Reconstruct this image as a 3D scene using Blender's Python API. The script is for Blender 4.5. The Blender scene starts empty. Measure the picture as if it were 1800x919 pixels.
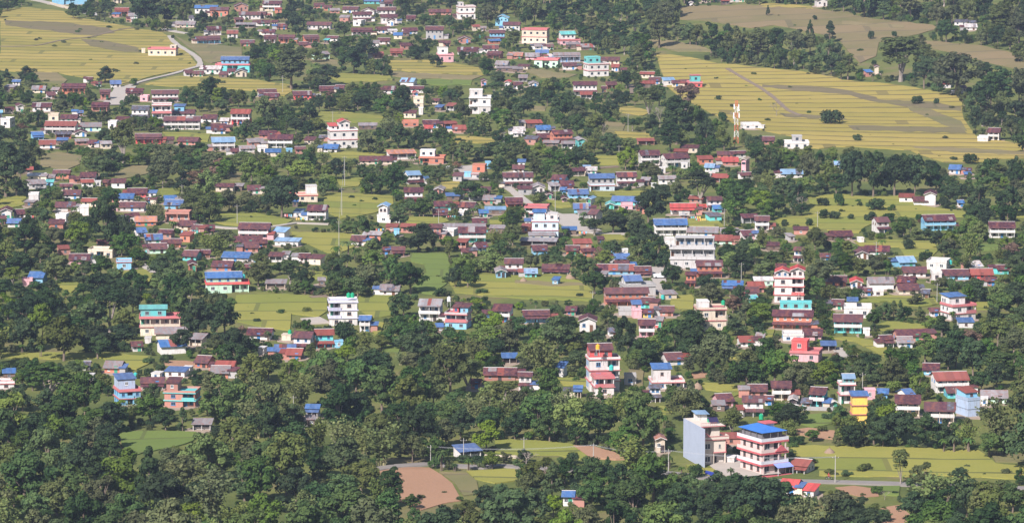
import bpy, bmesh, math, random
import numpy as np
from mathutils import Vector

# ------------------------------------------------------------------ camera, sky, sun, exposure
scene = bpy.context.scene
COL = scene.collection
CAM_H = 190.0
F = 7000.0                      # focal length in pixels of an 1800 px wide picture
PITCH = math.atan(1030.5 / F)
cam_d = bpy.data.cameras.new('camera')
cam_d.sensor_fit = 'HORIZONTAL'; cam_d.sensor_width = 36.0; cam_d.lens = 36.0 * F / 1800.0
cam_d.clip_start = 1.0; cam_d.clip_end = 20000.0
cam = bpy.data.objects.new('camera', cam_d); COL.objects.link(cam)
cam.location = (0, 0, CAM_H); cam.rotation_euler = (math.pi / 2 - PITCH, 0, 0)
scene.camera = cam

SUN_ELEV = math.radians(39)
SUN_SIDE = math.radians(30)     # the sun stands behind the camera, this far to its left
sun_dir = Vector((-math.sin(SUN_SIDE) * math.cos(SUN_ELEV), -math.cos(SUN_SIDE) * math.cos(SUN_ELEV), math.sin(SUN_ELEV)))
world = bpy.data.worlds.new("World"); scene.world = world; world.use_nodes = True
wn = world.node_tree.nodes; wl = world.node_tree.links
sky = wn.new('ShaderNodeTexSky'); sky.sky_type = 'NISHITA'; sky.sun_disc = False
sky.sun_elevation = SUN_ELEV
sky.sun_rotation = math.atan2(sun_dir.x, sun_dir.y)
sky.air_density = 1.3; sky.dust_density = 1.0; sky.ozone_density = 1.5
wl.new(sky.outputs[0], wn['Background'].inputs[0])
wn['Background'].inputs[1].default_value = 0.07
sun_d = bpy.data.lights.new('sun', 'SUN'); sun_d.energy = 5.0; sun_d.angle = math.radians(0.5); sun_d.color = (1.0, 0.93, 0.90)
sun = bpy.data.objects.new('sun', sun_d); COL.objects.link(sun)
sun.rotation_euler = sun_dir.to_track_quat('Z', 'Y').to_euler(); sun.location = (-300, -400, 600)
scene.view_settings.view_transform = 'Standard'; scene.view_settings.look = 'None'
scene.view_settings.gamma = 1.0; scene.view_settings.exposure = 0.74
scene.view_settings.use_curve_mapping = False
scene.cycles.use_denoising = True
scene.cycles.max_bounces = 5; scene.cycles.diffuse_bounces = 2; scene.cycles.glossy_bounces = 2
scene.cycles.transmission_bounces = 2; scene.cycles.volume_bounces = 0; scene.cycles.transparent_max_bounces = 4
HAZE_DENSITY = 0.00006
R = random.Random(7)
rng = np.random.default_rng(11)

# ------------------------------------------------------------------ terrain and picture <-> ground
CP, SP = math.cos(PITCH), math.sin(PITCH)
def ground(X, Y):
    X = np.asarray(X, float); Y = np.asarray(Y, float)
    g = 1.2 * np.sin(X / 97 + .7) * np.sin(Y / 143 + .3) + .7 * np.sin(X / 61 + Y / 83)
    line = np.where(X > 71, 2000 - 1.53 * (X - 71), 2000 + 6.0 * (71 - X))
    line = np.clip(line, 1550, 2900)
    d = (Y - line) / 1.8
    return g + .10 * 40 * np.logaddexp(0, np.minimum(d, 1200) / 40)
_T = np.concatenate([np.arange(800, 3200, 8.0), np.arange(3200, 9000, 60.0)])
def px2g(xs, ys):
    xs = np.atleast_1d(np.asarray(xs, float)); ys = np.atleast_1d(np.asarray(ys, float))
    a = (xs - 900) / F; b = -(ys - 459.5) / F
    dx, dy, dz = a, CP + b * SP, -SP + b * CP
    out = np.zeros((len(xs), 3))
    for i0 in range(0, len(xs), 2000):
        s = slice(i0, i0 + 2000)
        z = CAM_H + dz[s, None] * _T - ground(dx[s, None] * _T, dy[s, None] * _T)
        k = np.argmax(z < 0, axis=1); k = np.maximum(k, 1)
        lo, hi = _T[k - 1], _T[k]
        for _ in range(14):
            m = (lo + hi) / 2
            zz = CAM_H + dz[s] * m - ground(dx[s] * m, dy[s] * m)
            hi = np.where(zz < 0, m, hi); lo = np.where(zz < 0, lo, m)
        out[s, 0] = dx[s] * hi; out[s, 1] = dy[s] * hi
    out[:, 2] = ground(out[:, 0], out[:, 1])
    return out
def pxs(p):                                   # pixels (1800 wide) per metre at a point, and the look-down angle
    X, Y, Z = p
    depth = Y * CP + (CAM_H - Z) * SP
    return F / depth, math.atan2(CAM_H - Z, Y)
def g2px(X, Y, Z):
    d = Y * CP + (CAM_H - Z) * SP
    return 900 + F * X / d, 459.5 - F * (Y * SP - (CAM_H - Z) * CP) / d

# ------------------------------------------------------------------ helpers
class MB:
    def __init__(s): s.v = []; s.f = []
    def box(s, x0, x1, y0, y1, z0, z1):
        i = len(s.v)
        s.v += [(x0, y0, z0), (x1, y0, z0), (x1, y1, z0), (x0, y1, z0), (x0, y0, z1), (x1, y0, z1), (x1, y1, z1), (x0, y1, z1)]
        s.f += [(i, i+3, i+2, i+1), (i+4, i+5, i+6, i+7), (i, i+1, i+5, i+4), (i+1, i+2, i+6, i+5), (i+2, i+3, i+7, i+6), (i+3, i, i+4, i+7)]
        return s
    def hexa(s, p):                           # eight corners: bottom four, top four, counter-clockwise
        i = len(s.v); s.v += list(p)
        s.f += [(i, i+3, i+2, i+1), (i+4, i+5, i+6, i+7), (i, i+1, i+5, i+4), (i+1, i+2, i+6, i+5), (i+2, i+3, i+7, i+6), (i+3, i, i+4, i+7)]
        return s
    def poly(s, p):
        i = len(s.v); s.v += list(p); s.f.append(tuple(range(i, i + len(p)))); return s
    def tube(s, a, b, r0, r1=None, n=6, cap=True):
        r1 = r0 if r1 is None else r1
        a = Vector(a); b = Vector(b); d = (b - a).normalized()
        u = d.orthogonal().normalized(); w = d.cross(u)
        i = len(s.v)
        for c, r in ((a, r0), (b, r1)):
            for k in range(n):
                t = 2 * math.pi * k / n
                s.v.append(tuple(c + u * (r * math.cos(t)) + w * (r * math.sin(t))))
        for k in range(n):
            s.f.append((i + k, i + (k + 1) % n, i + n + (k + 1) % n, i + n + k))
        if cap:
            s.f.append(tuple(i + n + k for k in range(n))); s.f.append(tuple(i + n - 1 - k for k in range(n)))
        return s
    def lathe(s, c, prof, n=12):
        i = len(s.v)
        for (r, z) in prof:
            for k in range(n):
                t = 2 * math.pi * k / n
                s.v.append((c[0] + r * math.cos(t), c[1] + r * math.sin(t), c[2] + z))
        for j in range(len(prof) - 1):
            for k in range(n):
                s.f.append((i + j*n + k, i + j*n + (k+1) % n, i + (j+1)*n + (k+1) % n, i + (j+1)*n + k))
        s.f.append(tuple(i + n - 1 - k for k in range(n)))
        s.f.append(tuple(i + (len(prof)-1)*n + k for k in range(n)))
        return s
    def mesh(s, name, mat):
        me = bpy.data.meshes.new(name); me.from_pydata(s.v, [], s.f)
        if mat: me.materials.append(mat)
        return me
    def build(s, name, mat, parent=None, loc=None):
        return link(name, s.mesh(name, mat), parent, loc)
def link(name, data, parent=None, loc=None, rz=None, scale=None):
    o = bpy.data.objects.new(name, data); COL.objects.link(o)
    if parent: o.parent = parent
    if loc is not None: o.location = loc
    if rz is not None: o.rotation_euler = (0, 0, rz)
    if scale is not None: o.scale = scale
    return o
def tag(o, label, cat, group=None):
    o['label'] = label; o['category'] = cat
    if group: o['group'] = group
    return o
def empty(name, loc, rz=0):
    return link(name, None, None, loc, rz)

# ------------------------------------------------------------------ materials
def newmat(name):
    m = bpy.data.materials.new(name); m.use_nodes = True
    nt = m.node_tree; b = nt.nodes['Principled BSDF']
    b.inputs['Specular IOR Level'].default_value = .25
    return m, nt, b
def N(nt, t, **kw):
    n = nt.nodes.new(t)
    for k, v in kw.items():
        if k.startswith('i_'): n.inputs[k[2:].replace('_', ' ')].default_value = v
        else: setattr(n, k, v)
    return n
def ramp(nt, fac, stops):
    r = nt.nodes.new('ShaderNodeValToRGB'); nt.links.new(fac, r.inputs[0])
    e = r.color_ramp.elements
    while len(e) < len(stops): e.new(.5)
    for k, (p, c) in enumerate(stops):
        e[k].position = p; e[k].color = (*c, 1)
    return r.outputs[0]
def mix(nt, fac, a, b, mode='MIX'):
    m = nt.nodes.new('ShaderNodeMix'); m.data_type = 'RGBA'; m.blend_type = mode
    for sock, v in ((m.inputs[0], fac), (m.inputs[6], a), (m.inputs[7], b)):
        if isinstance(v, bpy.types.NodeSocket): nt.links.new(v, sock)
        elif isinstance(v, tuple): sock.default_value = (*v, 1)
        else: sock.default_value = v
    return m.outputs[2]
def mth(nt, op, a, b=None, c=None):
    m = nt.nodes.new('ShaderNodeMath'); m.operation = op
    for k, v in enumerate((a, b, c)):
        if v is None: continue
        if isinstance(v, bpy.types.NodeSocket): nt.links.new(v, m.inputs[k])
        else: m.inputs[k].default_value = v
    return m.outputs[0]
def noise(nt, vec, scale, detail=3, rough=.6):
    n = N(nt, 'ShaderNodeTexNoise'); n.inputs['Scale'].default_value = scale
    n.inputs['Detail'].default_value = detail; n.inputs['Roughness'].default_value = rough
    nt.links.new(vec, n.inputs['Vector']); return n.outputs['Fac']
WALLC = dict(W=(.66, .63, .61), C=(.66, .56, .44), G=(.40, .39, .39), O=(.50, .175, .11), P=(.66, .36, .40), B=(.20, .46, .64),
             T=(.13, .54, .54), Y=(.86, .52, .10), R=(.62, .09, .09), S=(.42, .19, .15), L=(.50, .72, .56), K=(.13, .085, .065),
             V=(.50, .50, .66), D=(.34, .42, .55), Q=(.45, .44, .44), N=(.52, .64, .72), F=(.50, .15, .16))
WALLN = dict(W='white', C='cream', G='grey', O='orange', P='pink', B='sky-blue', T='turquoise', Y='yellow', R='red', S='brick-red',
             L='pale green', K='dark', V='lavender', D='slate-blue', Q='pale grey', N='pale blue', F='coral')
ROOFC = dict(M=(.072, .028, .044), X=(.25, .065, .055), U=(.045, .13, .32), Z=(.26, .26, .275), W=(.60, .59, .58), N=(.22, .38, .56),
             R=(.52, .07, .07), K=(.09, .075, .08), H=(.42, .32, .20), O=(.5, .2, .1), T=(.12, .5, .45), C=(.52, .47, .40))
ROOFC['B'] = (.22, .50, .68)
ROOFN = dict(B='sky-blue', M='maroon', X='rusty red', U='blue', Z='grey tin', W='white', N='pale blue', R='bright red', K='blackish', H='thatched',
             O='orange', T='turquoise', C='pale')
_mc = {}
def paint(code, rough=.85):
    k = 'p' + code
    if k in _mc: return _mc[k]
    c = WALLC[code]
    m, nt, b = newmat('painted_wall_' + WALLN[code]); co = N(nt, 'ShaderNodeTexCoord').outputs['Object']
    mp = N(nt, 'ShaderNodeMapping'); nt.links.new(co, mp.inputs[0]); mp.inputs['Scale'].default_value = (1.2, 1.2, .25)
    oi = N(nt, 'ShaderNodeObjectInfo')
    n1 = noise(nt, mp.outputs[0], 1.6, 5, .7); n2 = noise(nt, co, .35, 2)
    base = mix(nt, oi.outputs['Random'], tuple(x * .74 for x in c), tuple(min(.80, x * 1.06) for x in c))
    d1 = mix(nt, ramp(nt, n1, [(.50, (0, 0, 0)), (.75, (1, 1, 1))]), base, mix(nt, .75, base, (.22, .18, .15)))
    d2 = mix(nt, ramp(nt, n2, [(.45, (0, 0, 0)), (.7, (.4, .4, .4))]), d1, mix(nt, .5, d1, (.35, .32, .28)))
    nt.links.new(d2, b.inputs['Base Color']); b.inputs['Roughness'].default_value = rough
    _mc[k] = m; return m
def roofm(code):
    k = 'r' + code
    if k in _mc: return _mc[k]
    c = ROOFC[code]
    m, nt, b = newmat('corrugated_roof_' + ROOFN[code].replace(' ', '_')); co = N(nt, 'ShaderNodeTexCoord').outputs['Object']
    sx = N(nt, 'ShaderNodeSeparateXYZ'); nt.links.new(co, sx.inputs[0])
    oi = N(nt, 'ShaderNodeObjectInfo')
    sheet = mth(nt, 'FLOOR', mth(nt, 'MULTIPLY', sx.outputs[0], 1 / .85))
    wn_ = N(nt, 'ShaderNodeTexWhiteNoise', noise_dimensions='2D')
    cx = N(nt, 'ShaderNodeCombineXYZ'); nt.links.new(sheet, cx.inputs[0]); nt.links.new(mth(nt, 'MULTIPLY', oi.outputs['Random'], 91), cx.inputs[1])
    nt.links.new(cx.outputs[0], wn_.inputs[0])
    base = mix(nt, wn_.outputs[0], tuple(x * .80 for x in c), tuple(min(.8, x * 1.22) for x in c))
    base = mix(nt, oi.outputs['Random'], base, mix(nt, .30, base, (.20, .13, .12)))
    base = mix(nt, mth(nt, 'MULTIPLY', mth(nt, 'FRACT', mth(nt, 'MULTIPLY', oi.outputs['Random'], 7.7)), .45), base, tuple(x * .45 for x in c))
    n1 = noise(nt, co, .9, 5, .7)
    rustc = (.24, .09, .06) if code in 'MXZWR' else (.14, .20, .32)
    fac = ramp(nt, n1, [(.46, (0, 0, 0)), (.70, (.75, .75, .75))])
    base = mix(nt, fac, base, rustc)
    nt.links.new(base, b.inputs['Base Color'])
    b.inputs['Roughness'].default_value = .7; b.inputs['Specular IOR Level'].default_value = .12
    w = mth(nt, 'SINE', mth(nt, 'MULTIPLY', sx.outputs[0], 2 * math.pi / .28))
    bp = N(nt, 'ShaderNodeBump'); bp.inputs['Strength'].default_value = .35; bp.inputs['Distance'].default_value = .05
    nt.links.new(w, bp.inputs['Height']); nt.links.new(bp.outputs[0], b.inputs['Normal'])
    _mc[k] = m; return m
def plain(name, c, rough=.7, metal=0.0, nscale=1.0, var=.25):
    if name in _mc: return _mc[name]
    m, nt, b = newmat(name); co = N(nt, 'ShaderNodeTexCoord').outputs['Object']
    n1 = noise(nt, co, nscale, 4)
    nt.links.new(mix(nt, n1, tuple(x * (1 - var) for x in c), tuple(min(.85, x * (1 + var)) for x in c)), b.inputs['Base Color'])
    b.inputs['Roughness'].default_value = rough; b.inputs['Metallic'].default_value = metal
    _mc[name] = m; return m
def glass():
    return plain('window_glass', (.035, .045, .06), .15)
def leafmat(name, c1, c2):
    m, nt, b = newmat(name); nt.nodes.remove(b)
    co = N(nt, 'ShaderNodeTexCoord').outputs['Object']; oi = N(nt, 'ShaderNodeObjectInfo')
    n1 = noise(nt, co, .55, 3, .6)
    col = mix(nt, ramp(nt, n1, [(.35, (0, 0, 0)), (.68, (1, 1, 1))]), c1, c2)
    hs = N(nt, 'ShaderNodeHueSaturation'); nt.links.new(col, hs.inputs['Color'])
    nt.links.new(mth(nt, 'ADD', mth(nt, 'MULTIPLY', oi.outputs['Random'], .03), .484), hs.inputs['Hue'])
    rv = mth(nt, 'FRACT', mth(nt, 'MULTIPLY', oi.outputs['Random'], 17.3))
    nt.links.new(mth(nt, 'ADD', mth(nt, 'MULTIPLY', rv, .60), .74), hs.inputs['Value'])
    rs = mth(nt, 'FRACT', mth(nt, 'MULTIPLY', oi.outputs['Random'], 5.7))
    nt.links.new(mth(nt, 'ADD', mth(nt, 'MULTIPLY', rs, .35), .75), hs.inputs['Saturation'])
    df = N(nt, 'ShaderNodeBsdfDiffuse'); tr = N(nt, 'ShaderNodeBsdfTranslucent'); ms = N(nt, 'ShaderNodeMixShader')
    ms.inputs[0].default_value = .18
    nt.links.new(hs.outputs[0], df.inputs[0]); nt.links.new(hs.outputs[0], tr.inputs[0])
    nt.links.new(df.outputs[0], ms.inputs[1]); nt.links.new(tr.outputs[0], ms.inputs[2])
    nt.links.new(ms.outputs[0], nt.nodes['Material Output'].inputs[0])
    return m
LEAF = dict(d=leafmat('foliage_deep_green', (.019, .040, .017), (.052, .088, .028)),
            m=leafmat('foliage_mid_green', (.034, .070, .021), (.086, .136, .034)),
            o=leafmat('foliage_olive', (.054, .074, .026), (.115, .130, .044)),
            y=leafmat('foliage_yellow_green', (.075, .120, .022), (.140, .190, .034)),
            r=leafmat('foliage_reddish_brown', (.115, .070, .045), (.180, .110, .070)))
TONEN = dict(d='deep green', m='mid green', o='olive green', y='yellow-green', r='reddish brown')
BARK = plain('tree_bark', (.17, .13, .10), .9, nscale=2)
PALEBARK = plain('pale_tree_bark', (.26, .22, .19), .9, nscale=2)
CONC = plain('bare_concrete', (.42, .41, .39), .9)

def fieldmat(name, cols, bund, period, xp=60.0, linew=.14, warp=35.0):
    m, nt, b = newmat(name)
    geo = N(nt, 'ShaderNodeNewGeometry').outputs['Position']
    s = N(nt, 'ShaderNodeSeparateXYZ'); nt.links.new(geo, s.inputs[0])
    n0 = noise(nt, geo, .012, 2)
    u = mth(nt, 'DIVIDE', mth(nt, 'ADD', s.outputs[1], mth(nt, 'ADD', mth(nt, 'MULTIPLY', n0, warp), mth(nt, 'MULTIPLY', s.outputs[0], .12))), period)
    band = mth(nt, 'FLOOR', u); fr = mth(nt, 'FRACT', u)
    v = mth(nt, 'DIVIDE', mth(nt, 'ADD', s.outputs[0], mth(nt, 'MULTIPLY', band, 37.0)), xp)
    cx = N(nt, 'ShaderNodeCombineXYZ'); nt.links.new(band, cx.inputs[0]); nt.links.new(mth(nt, 'FLOOR', v), cx.inputs[1])
    w = N(nt, 'ShaderNodeTexWhiteNoise', noise_dimensions='2D'); nt.links.new(cx.outputs[0], w.inputs[0])
    n1 = noise(nt, geo, .05, 5, .65)
    n2 = noise(nt, geo, 1.3, 3, .7)
    f = mth(nt, 'ADD', mth(nt, 'MULTIPLY', w.outputs[0], .55), mth(nt, 'MULTIPLY', n1, .55))
    k = len(cols)
    col = ramp(nt, f, [(.12 + .8 * i / max(1, k - 1), c) for i, c in enumerate(cols)])
    col = mix(nt, mth(nt, 'MULTIPLY', n2, .5), col, mix(nt, .6, col, (.10, .11, .04)))
    nl = noise(nt, geo, .09, 2)
    line = mth(nt, 'LESS_THAN', fr, mth(nt, 'MULTIPLY', nl, linew * 2))
    linex = mth(nt, 'LESS_THAN', mth(nt, 'FRACT', v), .02)
    ln = mth(nt, 'MAXIMUM', line, mth(nt, 'MULTIPLY', linex, .7))
    col = mix(nt, mth(nt, 'MULTIPLY', ln, .8), col, bund)
    nt.links.new(col, b.inputs['Base Color']); b.inputs['Roughness'].default_value = .95; b.inputs['Specular IOR Level'].default_value = .05
    bp = N(nt, 'ShaderNodeBump'); bp.inputs['Strength'].default_value = .5; bp.inputs['Distance'].default_value = .35
    nt.links.new(mth(nt, 'SUBTRACT', noise(nt, geo, .9, 4, .8), mth(nt, 'MULTIPLY', line, .8)), bp.inputs['Height']); nt.links.new(bp.outputs[0], b.inputs['Normal'])
    return m
BUND = (.085, .095, .04)
FM = dict(
    gold=fieldmat('ripe_paddy', [(.21, .185, .05), (.30, .25, .065), (.37, .285, .085), (.25, .23, .06)], BUND, 15.0, 120.0, .16, 18.0),
    far=fieldmat('terraced_paddy', [(.25, .215, .055), (.33, .265, .068), (.38, .29, .085), (.27, .25, .06)], (.12, .10, .05), 15.0, 260.0, .17, 26.0),
    green=fieldmat('green_paddy', [(.15, .175, .042), (.21, .225, .050), (.28, .26, .062), (.175, .19, .045)], BUND, 16.0, 70.0, .07, 20.0),
    grass=fieldmat('grass_plot', [(.10, .15, .04), (.15, .20, .05), (.13, .18, .045)], BUND, 16.0, 50.0, .06),
    dry=fieldmat('dry_pasture', [(.17, .14, .075), (.24, .19, .10), (.19, .165, .08), (.14, .14, .06)], (.14, .12, .07), 18.0, 70.0, .08),
    fallow=fieldmat('fallow_plot', [(.15, .12, .075), (.19, .15, .09), (.17, .145, .07)], (.09, .09, .05), 12.0, 60.0, .08),
    soil=fieldmat('bare_soil', [(.27, .155, .10), (.38, .215, .14), (.32, .18, .12)], (.33, .20, .13), 30.0, 300.0, .02),
    meadow=fieldmat('hill_meadow', [(.10, .115, .045), (.19, .155, .075), (.24, .175, .10), (.15, .14, .06)], (.13, .11, .07), 28.0, 160.0, .06))
ROADM = plain('pale_dirt_road', (.37, .33, .29), .95, nscale=.4, var=.15)
ASPH = plain('worn_asphalt', (.21, .19, .175), .9, nscale=.5, var=.2)
PATHM = plain('trodden_path', (.20, .15, .11), .95, nscale=.4, var=.2)

# ground sheet
def axis(lo, hi, step, far, k=1.35):
    a = list(np.arange(lo, hi + .1, step)); s = step
    while a[-1] < far[1]: s *= k; a.append(a[-1] + s)
    s = step
    while a[0] > far[0]: s *= k; a.insert(0, a[0] - s)
    return np.array(a)
gx = axis(-360, 400, 7.0, (-9000, 9000)); gy = axis(820, 2700, 7.0, (-3000, 14000))
XX, YY = np.meshgrid(gx, gy); ZZ = ground(XX, YY)
nx, ny = len(gx), len(gy)
me = bpy.data.meshes.new('ground')
me.vertices.add(nx * ny); me.vertices.foreach_set('co', np.stack([XX, YY, ZZ], -1).astype('f4').ravel())
ii = (np.arange(ny - 1)[:, None] * nx + np.arange(nx - 1)[None]).ravel()
q = np.stack([ii, ii + 1, ii + nx + 1, ii + nx], 1).astype('i4')
me.loops.add(q.size); me.loops.foreach_set('vertex_index', q.ravel()); me.polygons.add(len(q))
me.polygons.foreach_set('loop_start', np.arange(len(q), dtype='i4') * 4); me.polygons.foreach_set('use_smooth', np.ones(len(q), bool))
me.update(); me.validate()
m, nt, b = newmat('scrubby_ground'); geo = N(nt, 'ShaderNodeNewGeometry').outputs['Position']
c = ramp(nt, noise(nt, geo, .035, 5, .6), [(.30, (.07, .095, .03)), (.45, (.12, .145, .042)), (.55, (.17, .18, .052)), (.66, (.21, .175, .085)), (.8, (.12, .14, .045))])
c = mix(nt, noise(nt, geo, .6, 4, .7), c, mix(nt, .55, c, (.05, .06, .025)))
nt.links.new(c, b.inputs['Base Color']); b.inputs['Roughness'].default_value = .95; b.inputs['Specular IOR Level'].default_value = .05
bp = N(nt, 'ShaderNodeBump'); bp.inputs['Strength'].default_value = .7; bp.inputs['Distance'].default_value = .4
nt.links.new(noise(nt, geo, .7, 5, .8), bp.inputs['Height']); nt.links.new(bp.outputs[0], b.inputs['Normal'])
me.materials.append(m)
go = link('ground', me); go['kind'] = 'structure'

# clear areas of the picture (2 px cells) that vegetation must leave open
MW, MH = 900, 500
KEEP = np.zeros((MH, MW), bool)
PYg, PXg = np.mgrid[0:MH, 0:MW]
def fill_keep(poly, arr=None):
    arr = KEEP if arr is None else arr
    P = np.array(poly, float) / 2
    x0, x1 = max(0, int(P[:, 0].min()) - 1), min(MW, int(P[:, 0].max()) + 2)
    y0, y1 = max(0, int(P[:, 1].min()) - 1), min(MH, int(P[:, 1].max()) + 2)
    if x1 <= x0 or y1 <= y0: return
    xs = PXg[y0:y1, x0:x1] + .5; ys = PYg[y0:y1, x0:x1] + .5
    ins = np.zeros(xs.shape, bool)
    for i in range(len(P)):
        ax, ay = P[i - 1]; bx, by = P[i]
        if ay == by: continue
        c_ = ((ay > ys) != (by > ys)) & (xs < (bx - ax) * (ys - ay) / (by - ay) + ax)
        ins ^= c_
    arr[y0:y1, x0:x1] |= ins
def rough_poly(poly, amp=2.2, seg=14.0):
    out = []
    for i in range(len(poly)):
        a = poly[i]; b_ = poly[(i + 1) % len(poly)]
        L = math.hypot(b_[0] - a[0], b_[1] - a[1]); n = max(1, int(L / seg))
        for k in range(n):
            t = k / n
            out.append((a[0] + (b_[0] - a[0]) * t + (R.uniform(-amp, amp) if k else 0), a[1] + (b_[1] - a[1]) * t + (R.uniform(-amp, amp) * .45 if k else 0)))
    return out
def sheet(name, poly_xy, mat, lift, skirt, step=12.0):
    bm = bmesh.new(); vs = [bm.verts.new((x, y, 0)) for x, y in poly_xy]
    try: f = bm.faces.new(vs)
    except ValueError: bm.free(); return None
    bmesh.ops.triangulate(bm, faces=bm.faces[:])
    xs = [p[0] for p in poly_xy]; ys = [p[1] for p in poly_xy]
    for ax, lo, hi in ((0, min(xs), max(xs)), (1, min(ys), max(ys))):
        t = math.ceil(lo / step) * step
        while t < hi:
            co = (t, 0, 0) if ax == 0 else (0, t, 0); no = (1, 0, 0) if ax == 0 else (0, 1, 0)
            bmesh.ops.bisect_plane(bm, geom=bm.verts[:] + bm.edges[:] + bm.faces[:], plane_co=co, plane_no=no)
            t += step
    for v in bm.verts: v.co.z = float(ground(v.co.x, v.co.y)) + lift
    bmesh.ops.recalc_face_normals(bm, faces=bm.faces[:])
    for f in bm.faces:
        if f.normal.z < 0: f.normal_flip()
    be = [e for e in bm.edges if e.is_boundary]
    r = bmesh.ops.extrude_edge_only(bm, edges=be)
    for g in r['geom']:
        if isinstance(g, bmesh.types.BMVert): g.co.z -= skirt
    me = bpy.data.meshes.new(name); bm.to_mesh(me); bm.free(); me.materials.append(mat)
    o = link(name, me); o['kind'] = 'structure'; return o

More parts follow.
